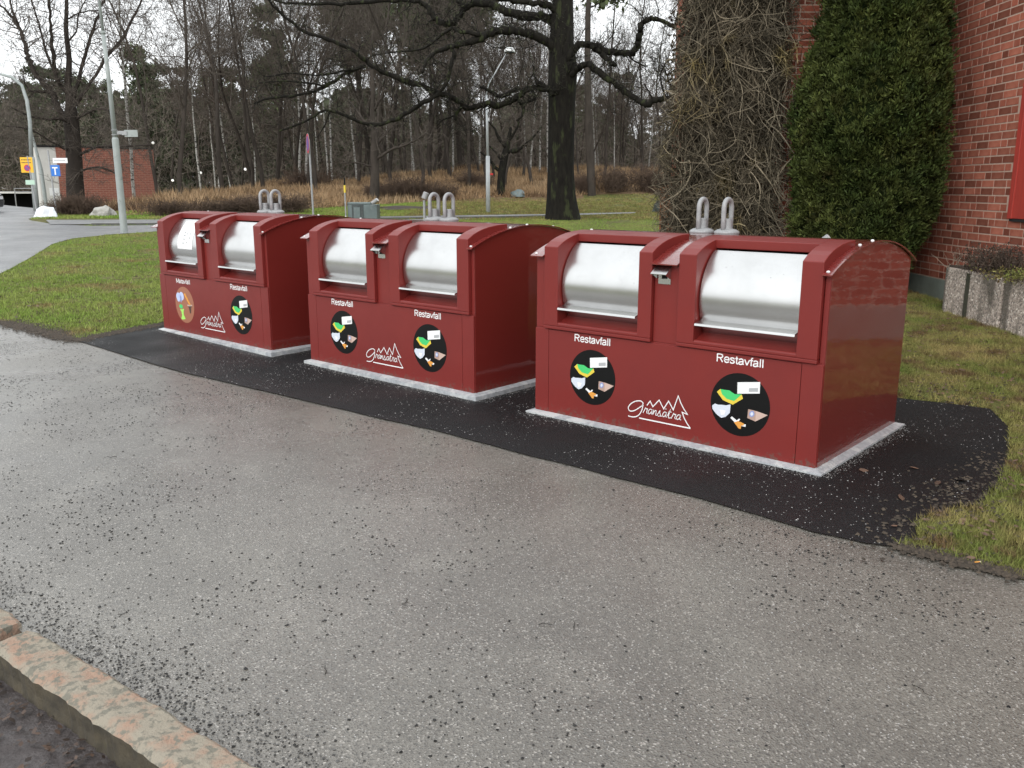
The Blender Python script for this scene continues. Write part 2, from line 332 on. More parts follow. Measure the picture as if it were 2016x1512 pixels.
# big ground sheet
xs = np.unique(np.concatenate([np.linspace(-160, -30, 14), np.linspace(-30, 30, 61), np.linspace(30, 160, 14)]))
ys = np.unique(np.concatenate([[-60, -20, -5, 0, 2, 2.8, 3.3, 4, 5, 6, 7.5], np.linspace(9, 33, 17), np.linspace(34.5, 46, 10), np.linspace(47.5, 90, 32), [100, 120, 150, 200, 300, 500]]))
XX, YY = np.meshgrid(xs, ys); ZZ = Hn(XX, YY) - .004
ZZ[YY < 3.1] = -.3
ZZ[(YY >= 3.1) & (YY < 7) & (XX < -3)] = -.02
V = np.stack([XX.ravel(), YY.ravel(), ZZ.ravel()], 1); nx = len(xs); ii, jj = np.meshgrid(np.arange(len(ys) - 1), np.arange(nx - 1), indexing='ij')
q0 = (ii * nx + jj).ravel(); Fq = np.stack([q0, q0 + 1, q0 + nx + 1, q0 + nx], 1)
me = npmesh('ground', V, Fq, M['soil']); me.materials.append(M['hill'])
cy = V[Fq][:, :, 1].mean(1); cx = V[Fq][:, :, 0].mean(1); y0c = 33 + 13 * sm(-14, -4, cx)
y0c = np.where(cx > 4, 50, y0c)
me.polygons.foreach_set('material_index', ((cy > y0c) & (cx > -18)).astype(np.int32)); me.polygons.foreach_set('use_smooth', np.ones(len(Fq), bool))
link('ground', me, kind='structure')

path_pts = [tuple(KS(-.55, -.05)), (-6, 5.6), (-14, 11), g2(0, 632), g2(60, 645), g2(163, 672), (-4.0, 8.75), (1.2, 4.75), g2(1740, 1062), g2(1775, 1083), g2(1850, 1100), g2(1939, 1120), g2(2016, 1140), (4.2, 1.3), (4.2, -4), (2.6, -4), (KS(3.2, -.05).x, KS(3.2, -.05).y)]
po, PATH = poly_sheet('path', path_pts, 0.0, M['path'], jitter=.03, step=.12, kind='structure')
strt = [(-34, 9), (-14, 11), g2(0, 632), (-8.2, 12.6), g2(0, 539), g2(25, 527), g2(64, 505), g2(101, 481.5), g2(143, 470), g2(219, 462), g2(310, 456), g2(500, 447.5), g2(700, 440), g2(900, 433), g2(940, 430.5),
        g2(740, 433), g2(310, 443.5), g2(180, 445), g2(100, 441), g2(60, 434), (-16.9, 30.9), (-17.6, 34), (-20, 38), (-26, 44), (-40, 44), (-40, 30), (-60, 24)]
s_, STREET = poly_sheet('street', strt, .006, M['street'], jitter=.02, step=.5, kind='structure')
pv = [g2(100, 443.0), g2(310, 442.2), g2(740, 431.6), g2(1000, 428.3), g2(1076, 426.6), g2(1251, 420.6), g2(1251, 418.8), g2(1076, 422.5), g2(743, 427.2), g2(310, 433.5), g2(90, 434)]
p_, PAVE = poly_sheet('pavement', pv, .02, M['pave'], kind='structure')
# kerb of the pavement (real step)
kb = MB(); kl = [Vector(g2(*p)) for p in [(180, 443.8), (310, 442.9), (740, 432.2), (1000, 428.8), (1076, 427.0)]]
for a, b in zip(kl[:-1], kl[1:]):
    n_ = max(1, int((b - a).length / 1.0))
    for j in range(n_):
        p, q_ = a.lerp(b, j / n_), a.lerp(b, (j + .985) / n_); d = (q_ - p).normalized(); nn = Vector((-d.y, d.x)) * .12
        kb.add([(*(p), H(*p)), (*(q_), H(*q_)), (*(q_ + nn), H(*q_)), (*(p + nn), H(*p)), (*(p), H(*p) + .06), (*(q_), H(*q_) + .06), (*(q_ + nn), H(*q_) + .06), (*(p + nn), H(*p) + .06)],
               [(0, 3, 2, 1), (4, 5, 6, 7), (0, 1, 5, 4), (1, 2, 6, 5), (2, 3, 7, 6), (3, 0, 4, 7)])
kb.build('pavement_kerb', mat('kerb_concrete', (.07, .07, .065), (.1, .1, .095), scale=5, rough=.8), kind='structure')
patch_pts = [g2(*p) for p in [(148, 671), (215, 692), (277, 712), (369, 737), (492, 765), (620, 795), (850, 848), (1049, 901), (1132, 921), (1198, 939), (1245, 950), (1376, 984), (1500, 1019), (1600, 1050), (1703, 1072), (1755, 1079),
             (1806, 1060), (1800, 1028), (1827, 1013), (1868, 1003), (1933, 996), (1975, 930), (1989, 889), (1984, 843), (1948, 807), (1857, 795), (1765, 785)]] + [(1.9, 7.9), (.6, 8.9), (-1.5, 10.6), (-3.0, 11.6), (-3.9, 10.7)] + [g2(300, 642)]
pa, PATCH = poly_sheet('asphalt_patch', patch_pts, .008, M['patch'], jitter=.009, step=.06, kind='structure')
po_, pd_ = None, None
gut = [tuple(KS(-3, -.10)), tuple(KS(4, -.10)), (KS(4, -.10).x - 3, -3), (-8, -3), (-8, 5)]
gt_, GUT = poly_sheet('gutter', gut, -.10, M['gutter'], kind='structure')
def inside(P, poly):
    x, y = P[:, 0], P[:, 1]; r = np.zeros(len(P), bool); n = len(poly); j = n - 1
    for i in range(n):
        xi, yi = poly[i]; xj, yj = poly[j]
        c = ((yi > y) != (yj > y)) & (x < (xj - xi) * (y - yi) / ((yj - yi) if yj != yi else 1e-9) + xi); r ^= c; j = i
    return r

# granite kerb: two stones in view, and the next ones out of view
def kerb_stone(t0, t1, w0, w1, label, seed, dz=0):
    rr = random.Random(seed); k = thing('kerb_stone', label, 'kerb stone', (0, 0, 0))
    nseg = max(6, int((t1 - t0) / .022)); top = MB(); side = MB(); rows = []
    for i in range(nseg + 1):
        t = t0 + (t1 - t0) * i / nseg
        wob = mnoise.noise(Vector((t * 4, seed, 0))) * .009 + mnoise.noise(Vector((t * 22, seed, 0))) * .006 + rr.uniform(-.003, .003); wob2 = mnoise.noise(Vector((t * 5, seed, 9))) * .010 + mnoise.noise(Vector((t * 26, seed, 9))) * .008
        e = min(i, nseg - i); sh = .03 * max(0, 1 - e / 1.5)
        r_ = KS(t, wob - sh * .3); m_ = KS(t, (w0 + w1 * i / nseg) * -.5); l_ = KS(t, -(w0 + (w1 - w0) * i / nseg) + wob2 + sh * .3)
        zz = .018 + dz + mnoise.noise(Vector((t * 6, seed, 4))) * .007
        l2 = KS(t, -(w0 + (w1 - w0) * i / nseg) + wob2 + .004 + rr.uniform(-.004, .004))
        rows.append([(r_.x, r_.y, -.05), (r_.x, r_.y, zz - .008), (KS(t, wob - .012 - sh * .3).x, KS(t, wob - .012 - sh * .3).y, zz), (m_.x, m_.y, zz + mnoise.noise(Vector((t * 9, 2, seed))) * .006),
                     (KS(t, -w0 + wob2 + .02).x, KS(t, -w0 + wob2 + .02).y, zz - .004), (l_.x, l_.y, zz - .02), (l2.x, l2.y, -.06), (KS(t, -w0 - .01).x, KS(t, -w0 - .01).y, -.2)])
    n = 8
    def strip(mb, c0, c1):
        vs = [v for r_ in rows for v in r_[c0:c1 + 1]]; k_ = c1 - c0 + 1
        mb.add(vs, [(i * k_ + j, i * k_ + j + 1, (i + 1) * k_ + j + 1, (i + 1) * k_ + j) for i in range(nseg) for j in range(k_ - 1)])
    strip(top, 0, 5)
    for r_ in (rows[0], rows[-1]): top.add(r_, [tuple(range(8))])
    strip(side, 5, 7)
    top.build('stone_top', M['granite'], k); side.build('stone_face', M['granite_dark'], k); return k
tA = (Vector(g2(36, 1214)) - KA).dot(kd); tG = (Vector(g2(56, 1240)) - KA).dot(kd)
kerb_stone(tG + .04, 2.4, .152, .156, 'long pink and grey granite kerb stone running down to the bottom edge of the picture', 3)
kerb_stone(-1.2, tG - .04, .15, .15, 'short yellowish granite kerb stone at the left edge, just above the gap in the kerb', 5, dz=.004)

# ================================================================== CONTAINERS
BL, BD = 2.078, 1.325
YAW = R(-41.28)
RP, RC = 1.715, (.66, 1.285 - 1.715)     # roof arc radius, centre (b, z)
def arcz(b, off=0): return RC[1] + math.sqrt((RP + off) ** 2 - (b - RC[0]) ** 2)
def arc(b0, b1, off=0, n=12): return [(b0 + (b1 - b0) * i / n, arcz(b0 + (b1 - b0) * i / n, off)) for i in range(n + 1)]
H1, O1 = (.087, .957), (.206, .858)
H2, O2 = (1.147, 2.044), (1.267, 1.922)
def hood_mesh(h, o):
    mb = MB()
    top = [(-.03, 1.203), (.03, 1.236), (.08, 1.2555), (.14, 1.273), (.21, 1.2865), (.30, 1.297), (.41, 1.302)]
    back = [(.41, arcz(.41) - .01), (.30, arcz(.30) - .012), (.1, 1.10), (.1, .64), (-.03, .64)]
    prof = top + [(.41, 1.2), (.41, .66), (-.03, .66)]
    mb.prism(prof[::-1], h[0], o[0]); mb.prism(prof[::-1], o[1], h[1])
    beam = [(.200, 1.232), (.200, 1.2855), (.30, 1.2975), (.409, 1.3025), (.409, 1.232)]
    mb.prism(beam[::-1], o[0] - .002, o[1] + .002)
    mb.box(h[0], h[1], -.03, .012, .637, .6595)
    tray = [(-.0285, .6605), (-.0285, .679), (-.02, .688), (-.003, .690), (.005, .686), (.11, .735), (.11, .6605)]
    mb.prism(tray[::-1], o[0] - .001, o[1] + .001)
    return mb
def drum_mesh(o):
    mb = MB(); Rr = .345; cb, cz = .357, .93; n = 28; a0, a1 = R(122), R(218)
    prof = [(cb + Rr * math.cos(a0 + (a1 - a0) * i / n), cz + Rr * math.sin(a0 + (a1 - a0) * i / n)) for i in range(n + 1)]
    x0, x1 = o[0] + .009, o[1] - .009; vs = []
    for x in (x0, x1): vs += [(x, b, z) for b, z in prof]
    m = n + 1
    mb.add(vs, [(i, i + 1, m + i + 1, m + i) for i in range(n)])
    for x in (x0, x1): mb.add([(x, b, z) for b, z in prof] + [(x, cb, cz)], [(i, i + 1, n + 1) for i in range(n)], mi=1)
    me = mb.mesh('lid', [M['steel'], M['dark']]); me.polygons.foreach_set('use_smooth', [len(p.vertices) == 4 for p in me.polygons]); return me
def flat(mb, pts, off, z0=0, mi=0):
    """flat print on the front panel: pts (x, z)"""
    n = len(pts); mb.add([(x, -off, z) for x, z in pts], [tuple(range(n))], mi=mi)
def stroke(mb, pts, w, off, mi=0, smooth=True):
    pts = [Vector(p) for p in pts]
    if smooth and len(pts) > 2:
        q_ = []
        for i in range(len(pts) - 1):
            p0, p1, p2, p3 = pts[max(i - 1, 0)], pts[i], pts[i + 1], pts[min(i + 2, len(pts) - 1)]
            for j in range(6):
                t = j / 6; q_.append(.5 * ((2 * p1) + (-p0 + p2) * t + (2 * p0 - 5 * p1 + 4 * p2 - p3) * t * t + (-p0 + 3 * p1 - 3 * p2 + p3) * t ** 3))
        q_.append(pts[-1]); pts = q_
    L_, R_ = [], []
    for i, p in enumerate(pts):
        a = (p - pts[i - 1]).normalized() if i else (pts[1] - p).normalized(); b = (pts[i + 1] - p).normalized() if i < len(pts) - 1 else a
        d = (a + b); d = d.normalized() if d.length > .2 else a; n_ = Vector((-d.y, d.x)); k = w / 2 / max(.45, n_.dot(Vector((-a.y, a.x))))
        L_.append(p + n_ * k); R_.append(p - n_ * k)
    vs = [(p.x, -off, p.y) for p in L_] + [(p.x, -off, p.y) for p in R_]; m = len(pts)
    mb.add(vs, [(i, i + 1, m + i + 1, m + i) for i in range(m - 1)], mi=mi)
GLY = dict(R=(.72, [[(.09, 0), (.09, 1)], [(.09, .96), (.4, .96), (.56, .9), (.61, .75), (.56, .6), (.4, .52), (.09, .52)], [(.36, .52), (.62, 0)]]),
    M=(.83, [[(.09, 0), (.09, 1)], [(.09, 1), (.41, .12)], [(.41, .12), (.73, 1)], [(.73, 1), (.73, 0)]]),
    e=(.56, [[(.06, .38), (.49, .38), (.47, .58), (.38, .69), (.27, .71), (.13, .64), (.07, .5), (.06, .36), (.08, .2), (.16, .07), (.28, .03), (.4, .07), (.48, .19)]]),
    s=(.5, [[(.43, .55), (.37, .67), (.24, .7), (.11, .65), (.08, .54), (.14, .44), (.3, .38), (.41, .31), (.44, .2), (.38, .08), (.25, .03), (.11, .07), (.05, .2)]]),
    t=(.3, [[(.15, .93), (.15, .16), (.19, .06), (.28, .05)], [(.02, .68), (.28, .68)]]),
    a=(.56, [[(.08, .53), (.13, .66), (.27, .71), (.4, .67), (.44, .55), (.44, .16), (.5, .03)], [(.44, .43), (.25, .37), (.11, .31), (.05, .19), (.09, .07), (.2, .03), (.34, .07), (.44, .2)]]),
    v=(.5, [[(.03, .71), (.25, .04)], [(.25, .04), (.47, .71)]]), f=(.28, [[(.3, .96), (.2, .96), (.14, .86), (.14, 0)], [(.02, .68), (.28, .68)]]), l=(.23, [[(.115, 0), (.115, 1)]]))
def text_mesh(s, x0, x1, z0, z1, off, m, name='lettering'):
    mb = MB(); tot = sum(GLY[c][0] for c in s); k = (x1 - x0) / tot; h = z1 - z0; x = x0; n = 0
    for c in s:
        wd, st = GLY[c]
        for pl in st: stroke(mb, [(x + u * k, z0 + v * h) for u, v in pl], .0074, off + .0002 * (n % 3), smooth=False); n += 1
        x += wd * k
    return mb.mesh(name, m)
def text_mesh_old(s, x0, x1, z0, z1, off, m, name='lettering'):
    cu = bpy.data.curves.new('t', 'FONT'); cu.body = s; cu.size = 1; cu.offset = .012; cu.resolution_u = 3
    o = bpy.data.objects.new('t', cu); COL.objects.link(o); bpy.context.view_layer.update()
    me = bpy.data.meshes.new_from_object(o.evaluated_get(bpy.context.evaluated_depsgraph_get())); bpy.data.objects.remove(o); bpy.data.curves.remove(cu)
    co = np.empty(len(me.vertices) * 3, np.float32); me.vertices.foreach_get('co', co); co = co.reshape(-1, 3)
    mn, mxx = co.min(0), co.max(0); x = x0 + (co[:, 0] - mn[0]) / (mxx[0] - mn[0]) * (x1 - x0); z = z0 + (co[:, 1] - mn[1]) / (mxx[1] - mn[1]) * (z1 - z0)
    me.vertices.foreach_set('co', np.stack([x, np.full_like(x, -off), z], 1).ravel()); me.materials.clear(); me.materials.append(m); me.name = name; me.update(); return me
FP = .0125       # front door panel surface stands this proud of the body
def sticker_rest(cx_, cz_, r):
    mb = MB()
    flat(mb, [(cx_ + r * math.cos(2 * math.pi * i / 48), cz_ + r * math.sin(2 * math.pi * i / 48)) for i in range(48)], FP + .001, mi=0)
    def S(x, y): return (cx_ + (x - 1593) / 247 * r, cz_ + (655 - y + .2 * (x - 1593)) / 258 * r)
    def P(pts, k, mi): flat(mb, [S(*p) for p in pts], FP + .001 + .0007 * k, mi=mi)
    P([(1565, 468), (1748, 475), (1750, 568), (1568, 562)], 1, 1)
    P([(1662, 520), (1735, 522), (1735, 552), (1662, 550)], 2, 9)
    P([(1425, 517), (1455, 525), (1500, 532), (1548, 565), (1605, 570), (1545, 622), (1480, 600), (1440, 560)], 2, 2)
    P([(1395, 540), (1425, 517), (1440, 560), (1480, 600), (1545, 622), (1605, 570), (1617, 605), (1535, 652), (1450, 610)], 1, 3)
    P([(1362, 655), (1385, 638), (1410, 648), (1440, 650), (1480, 656), (1518, 650), (1515, 720), (1480, 752), (1445, 760), (1410, 735), (1390, 715), (1365, 680)], 1, 4)
    P([(1430, 690), (1480, 700), (1470, 735), (1440, 735)], 2, 1)
    P([(1665, 692), (1728, 708), (1730, 795), (1662, 765)], 1, 5); P([(1728, 708), (1825, 745), (1730, 795)], 1, 6)
    P([(1698 + 22 * math.cos(i * .6), 732 + 26 * math.sin(i * .6)) for i in range(10)], 2, 8); P([(1698 + 13 * math.cos(i * .6), 732 + 15 * math.sin(i * .6)) for i in range(10)], 3, 4)
    P([(1522, 762), (1535, 750), (1578, 785), (1562, 800)], 1, 1); P([(1560, 800), (1592, 770), (1606, 772), (1580, 812)], 2, 1)
    P([(1556, 800), (1590, 788), (1620, 812), (1614, 856), (1596, 850), (1575, 822)], 3, 7); P([(1566, 806), (1605, 795), (1640, 812), (1632, 830)], 2, 7); P([(1622, 818), (1655, 818), (1652, 838), (1618, 832)], 1, 1)
    return mb.mesh('waste_sticker', [M['blk'], M['white'], M['pgreen'], M['pyel'], M['pdiaper'], M['pbeige2'], M['pbeige'], M['porange'], M['pblue'], M['pgrey']])
def sticker_mat(cx_, cz_, r):
    mb = MB(); flat(mb, [(cx_ + r * math.cos(2 * math.pi * i / 48), cz_ + r * math.sin(2 * math.pi * i / 48)) for i in range(48)], FP + .001, mi=0)
    def U(u, v): return (cx_ + u * r, cz_ + v * r)
    def E(u, v, a, b, mi, k=1, n=16): flat(mb, [U(u + a * math.cos(2 * math.pi * i / n), v + b * math.sin(2 * math.pi * i / n)) for i in range(n)], FP + .001 + .0007 * k, mi=mi)
    E(-.62, .42, .24, .22, 1); E(-.28, .46, .24, .24, 1, 1); E(-.36, .30, .08, .2, 4, 2); E(-.62, .25, .15, .12, 1, 2)
    for i in range(6): E(.1 + .09 * i, .58 - .1 * i, .1, .075, 2, 1 + i % 2, 8)
    E(-.42, -.12, .2, .12, 6)
    flat(mb, [U(*p) for p in [(-.55, -.3), (-.1, -.22), (-.2, -.42), (-.18, -.6), (-.02, -.78), (-.35, -.85), (-.5, -.8), (-.38, -.6), (-.42, -.42)]], FP + .0017, mi=3)
    flat(mb, [U(*p) for p in [(.3, .02), (.82, .06), (.68, -.12), (.62, -.42), (.5, -.42), (.42, -.12)]], FP + .0017, mi=5)
    flat(mb, [U(*p) for p in [(.28, .04), (.84, .08), (.8, -.0), (.32, -.04)]], FP + .0024, mi=7)
    return mb.mesh('waste_sticker', [M['pbrown'], M['pegg'], M['porange'], M['plime'], M['pblue'], M['pdk'], M['pgreen'], M['pbeige']])
def logo_mesh():
    mb = MB(); T = lambda x, y: (.888 + .38 * (x - 760) / 422, .122 + (765 + .2014 * (x - 760) - y) * .000806)
    off = FP + .0012; wd = .0065
    stroke(mb, [T(*p) for p in [(822, 660), (848, 625), (872, 672), (922, 618), (962, 690), (1000, 628), (1040, 700), (1075, 588), (1100, 650), (1128, 700), (1155, 738), (1112, 720), (1130, 768), (1155, 812), (1182, 850)]], wd, off, smooth=False)
    stroke(mb, [T(*p) for p in [(1182, 850), (970, 808), (760, 765)]], wd * 1.3, off + .0004, smooth=False)
    stroke(mb, [T(*p) for p in [(782, 662), (788, 640), (765, 622), (720, 625), (680, 648), (663, 680), (680, 705), (715, 702), (755, 680), (790, 655)]], wd, off)
    stroke(mb, [T(*p) for p in [(790, 655), (780, 700), (760, 735), (735, 752), (700, 755), (664, 746)]], wd, off + .0006)
    L = dict(r=[[(0, 0), (.35, .95), (.5, .78), (.85, .85), (.75, .25), (1, .05)]],
             a=[[(.75, .8), (.4, .9), (.1, .45), (.3, .02), (.65, .3), (.82, .85), (.78, .2), (1.05, .08)]],
             n=[[(0, 0), (.15, .85), (.2, .1)], [(.2, .3), (.5, .85), (.7, .7), (.72, .1), (1, .06)]],
             s=[[(0, .05), (.4, .95), (.45, .6), (.7, .2), (.4, -.05), (.15, .08)], [(.5, .0), (1, .1)]],
             t=[[(.1, .3), (.5, 1.5), (.35, .5), (.45, .02), (.9, .12)], [(.1, 1.0), (.85, 1.1)]])
    x = 792
    def word(y_of, x):
        for ch in 'ransätra':
            wpx = 40 if ch not in 'rt' else 37
            k = 'a' if ch == 'ä' else ch
            for st in L[k]: stroke(mb, [T(x + u * wpx + v * 7, y_of(x + u * wpx) - v * 46) for u, v in st], .0048, off + .0006)
            if ch == 'ä':
                for dx in (14, 32): c = T(x + dx, y_of(x) - 62); flat(mb, [(c[0] + .004 * math.cos(i), c[1] + .004 * math.sin(i)) for i in range(6)], off + .0006)
            x += wpx
    word(lambda x: 722 + .205 * (x - 792), 792)
    return mb.mesh('logo', [M['white']])
def slot_bracket():
    mb = MB()
    mb.box(.990, 1.078, -.006, -.0005, 1.010, 1.12)
    mb.add([(.976, -.004, 1.128), (1.088, -.004, 1.128), (1.088, -.078, 1.078), (.976, -.078, 1.078), (.976, -.004, 1.124), (1.088, -.004, 1.124), (1.088, -.078, 1.074), (.976, -.078, 1.074)],
           [(0, 3, 2, 1), (4, 5, 6, 7), (0, 1, 5, 4), (1, 2, 6, 5), (2, 3, 7, 6), (3, 0, 4, 7)])
    for x in (.985, 1.079): mb.add([(x, -.004, 1.124), (x, -.076, 1.075), (x, -.05, 1.06), (x, -.004, 1.04)], [(0, 1, 2, 3)])
    mb.box(1.018, 1.052, -.012, -.0065, 1.045, 1.10, mi=1); mb.lathe([(.012, 0), (.012, .004)], 10, (1.035, -.02, 1.045), mi=1)
    return mb.mesh('lock_bracket', [M['steel'], M['dark']])
def ring_meshes():
    u = MB(); w_, h_ = .052, .205
    pts = [(0, -w_, -.02), (0, -w_ * 1.02, .08), (0, -w_ * 1.02, h_ - .055)] + [(0, -w_ * 1.02 * math.cos(a), h_ - .055 + .055 * math.sin(a)) for a in [R(d) for d in range(15, 180, 15)]] + [(0, w_ * 1.02, h_ - .055), (0, w_ * 1.02, .1), (0, w_, -.02)]
    u.tube(pts, .0165, 12)
    b = MB(); b.lathe([(.055, -.1), (.055, -.028), (.083, -.026), (.086, -.016), (.083, -.008), (.066, .004), (.034, .012), (.030, .075), (.022, .077)], 24)
    return u.mesh('hook', M['galv'], True), b.mesh('hook_base', M['galv'])
def body_mesh():
    mb = MB()
    mb.box(0, BL, .0005, BD, .012, .637)                             # lower body
    top_ends = lambda b0, b1: [(b0, .6375)] + [(b, z - .004) for b, z in arc(b0, b1)] + [(b1, .6375)]
    for x0, x1 in ((0.0005, H1[0] - .004), (H1[1] + .004, H2[0] - .004), (H2[1] + .004, BL - .0005)):
        mb.prism(top_ends(.0005, BD - .0005)[::-1], x0, x1)
    mb.box(.05, BL - .05, BD - .05, BD - .002, .638, 1.12); mb.box(.05, BL - .05, .412, .43, .638, 1.24, mi=1)
    return mb.mesh('body', [M['red'], M['dark']])
def roof_mesh():
    mb = MB(); th = .006
    def sheet(x0, x1, b0, b1):
        lo = arc(b0, b1, 0, 14); hi = arc(b0, b1, th, 14); mb.prism((lo + hi[::-1]), x0, x1)
    sheet(-.022, BL + .022, .404, 1.385); sheet(-.022, H1[0] - .001, -.05, .4035); sheet(H1[1] + .001, H2[0] - .001, -.05, .4035); sheet(H2[1] + .001, BL + .022, -.05, .4035)
    return mb
common = {}
def build_container(idx, origin, label):
    t = thing('waste_container', label, 'waste container', origin, YAW, 'row of three red waste containers')
    C = common
    if not C:
        C['body'] = body_mesh()
        sp = MB(); sp.prism(([(.004, .014)] + [(b, z - .0045) for b, z in arc(.004, BD - .004)] + [(BD - .004, .014)])[::-1], 0, .003); C['side'] = sp.mesh('side_panel', M['redgloss'])
        C['roof'] = roof_mesh().mesh('roof', M['redwet'])
        C['hoodA'] = hood_mesh(H1, O1).mesh('hood', M['red']); C['hoodB'] = hood_mesh(H2, O2).mesh('hood', M['red'])
        C['lidA'] = drum_mesh(O1); C['lidB'] = drum_mesh(O2)
        for k, o in (('A', O1), ('B', O2)):
            h = MB(); pr = [(-.046, .790), (-.042, .7935), (.012, .806), (.075, .806), (.075, .799), (.012, .799), (-.042, .785), (-.044, .779), (-.048, .779)]
            h.prism(pr[::-1], o[0] + .012, o[1] - .008); C['handle' + k] = h.mesh('handle', M['steel'])
        p = MB(); p.box(.121, 1.953, -FP, 0, .016, .629); C['door'] = p.mesh('front_panel', M['red'])
        side = MB(); side.box(.0, .118, -FP, 0, .014, .633); C['post'] = side.mesh('front_strip', M['red']); side = MB(); side.box(1.956, BL, -FP, 0, .014, .633); C['post2'] = side.mesh('front_strip', M['red'])
        f = MB(); e = .055
        ri = [(0.004, 0.006 - FP), (BL - .004, 0.006 - FP), (BL - .004, BD - .004), (.004, BD - .004)]; ro = [(-e, -e), (BL + e, -e), (BL + e, BD + e), (-e, BD + e)]
        vs = [(x, y, .036) for x, y in ri] + [(x, y, .020) for x, y in ro] + [(x, y, -.03) for x, y in ro]
        f.add(vs, [(i, 4 + i, 4 + (i + 1) % 4, (i + 1) % 4) for i in range(4)] + [(4 + i, 8 + i, 8 + (i + 1) % 4, 4 + (i + 1) % 4) for i in range(4)]); C['flange'] = f.mesh('base_frame', M['flange'])
        rv = MB()
        rv.lathe([(.011, -.002), (.010, .004), (.005, .007)], 10); C['rivet'] = rv.mesh('rivet', M['lampoff'])
        C['bracket'] = slot_bracket(); C['u'], C['ub'] = ring_meshes(); C['logo'] = logo_mesh()
        C['textA'] = text_mesh('Restavfall', .345, .647, .572, .621, FP + .0012, M['white']); C['textB'] = text_mesh('Restavfall', 1.422, 1.730, .572, .621, FP + .0012, M['white'])
        C['textM'] = text_mesh('Matavfall', .357, .648, .560, .607, FP + .0012, M['white'])
        C['stA'] = sticker_rest(.502, .338, .190); C['stB'] = sticker_rest(1.592, .328, .193); C['stM'] = sticker_mat(.498, .332, .193)
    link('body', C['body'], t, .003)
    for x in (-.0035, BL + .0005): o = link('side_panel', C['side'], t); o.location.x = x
    r = link('roof', C['roof'], t)
    for b in (-.02, .42, .62, .95, 1.3):
        for x in (.01, BL - .012): o = link('rivet', C['rivet'], r); o.location = (x, b, arcz(b, .006))
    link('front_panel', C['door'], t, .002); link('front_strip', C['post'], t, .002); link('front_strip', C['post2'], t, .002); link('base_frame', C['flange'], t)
    for k in 'AB':
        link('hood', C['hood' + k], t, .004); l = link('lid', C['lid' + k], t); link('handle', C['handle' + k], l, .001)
    link('lock_bracket', C['bracket'], t); link('logo', C['logo'], t)
    if idx == 1:
        link('lettering', C['textM'], t, label='white word Matavfall above the brown sticker'); link('waste_sticker', C['stM'], t, label='round brown food waste sticker')
        mb = MB(); cb, cz, Rr = .357, .93, .3465
        def cyl(x, a, o=0): return (x, cb + (Rr + o) * math.cos(R(a)), cz + (Rr + o) * math.sin(R(a)))
        def cq(x0, x1, a0, a1, o, mi, n=6):
            for i in range(n):
                p, q_ = a0 + (a1 - a0) * i / n, a0 + (a1 - a0) * (i + 1) / n; mb.add([cyl(x0, p, o), cyl(x1, p, o), cyl(x1, q_, o), cyl(x0, q_, o)], [(0, 1, 2, 3)], mi=mi)
        cq(.40, .70, 128, 181, 0, 0, 10)
        for x, a, dx, da in ((.5, 150, .035, 4), (.5, 156, .045, 3), (.56, 150, .02, 6), (.5, 163, .06, 2), (.62, 152, .02, 4), (.62, 160, .03, 3), (.58, 168, .02, 3), (.50, 170, .04, 2)): cq(x, x + dx, a, a + da, .0006, 1, 2)
        mb.build('paper_notice', [M['white'], M['pgrey']], t)
    else:
        link('lettering', C['textA'], t); link('waste_sticker', C['stA'], t)
    link('lettering', C['textB'], t); link('waste_sticker', C['stB'], t)
    xs_ = {3: (.858, 1.046), 2: (.876, 1.062), 1: (.95, 1.155)}[idx]
    for x in xs_:
        b = link('hook_base', C['ub'], t); b.location = (x, .75, 1.315); u = link('hook', C['u'], b)
    return t
c3 = build_container(3, (.1766, 6.1096, .0), 'nearest red waste container, largest in the picture, at the right end of the row')
c2 = build_container(2, (-1.8429, 7.8733, .0205), 'middle red waste container of the row, standing between the other two')
c1 = build_container(1, (-3.8573, 9.5683, .042), 'farthest red waste container, at the left end of the row, with the brown Matavfall sticker')
# ================================================================== BUILDING on the right
WX, WY = 5.85, 13.2      # west facing wall plane, south facing wall plane
CH, BLN = .0936, .278    # course height, brick module
bld = thing('brick_building', 'red brick building with pale joints and red window panel at the right edge', 'building', (WX, WY, 0))
def lw(mb, name, m, **k): return mb.build(name, m, bld, **k)
mbw = MB(); o0 = Vector((WX, WY, 0))
mbw.box(.012, 6, -10.5, 6, .2, 7.2); mbw.box(-2.92, .1, .012, 3.2, .2, 7.2)
lw(mbw, 'wall', M['mortar'])
sw = MB(); sw.box(-2.935, -2.921, .0, 3.2, .371, 7.19); lw(sw, 'end_wall', M['brick'])
mbp = MB(); mbp.box(-.012, 5.99, -10.49, 5.99, -.4, .37); mbp.box(-2.944, .09, -.012, 3.22, -.4, .37); lw(mbp, 'plinth', M['plinth'])
rf = MB(); rf.box(-.4, 6.4, -10.9, 6.4, 7.2, 7.45); rf.box(-3.3, -.41, -.4, 3.6, 7.2, 7.45); lw(rf, 'roof', M['dark'])
def brick_shape(ln, tint, wall):
    """front-chamfered block; wall B faces -x, wall A faces -y"""
    h = CH - .0155; c = .0025; d = .0045; mb = MB(); a, b = 0, ln - .0155
    f = [(a, 0, 0), (b, 0, 0), (b, 0, h), (a, 0, h), (a + c, -d, c), (b - c, -d, c), (b - c, -d, h - c), (a + c, -d, h - c)]
    fs = [(4, 5, 6, 7), (0, 1, 5, 4), (1, 2, 6, 5), (2, 3, 7, 6), (3, 0, 4, 7)]
    if wall == 'B': f = [(y + .012, -x, z) for x, y, z in f]
    else: f = [(x, y + .012, z) for x, y, z in f]
    mb.add(f, fs, tint=tint); return mb
rb = random.Random(11); tints = [.62, .8, .92, 1.02, 1.12, 1.3]
BM_ = {}
cand = []
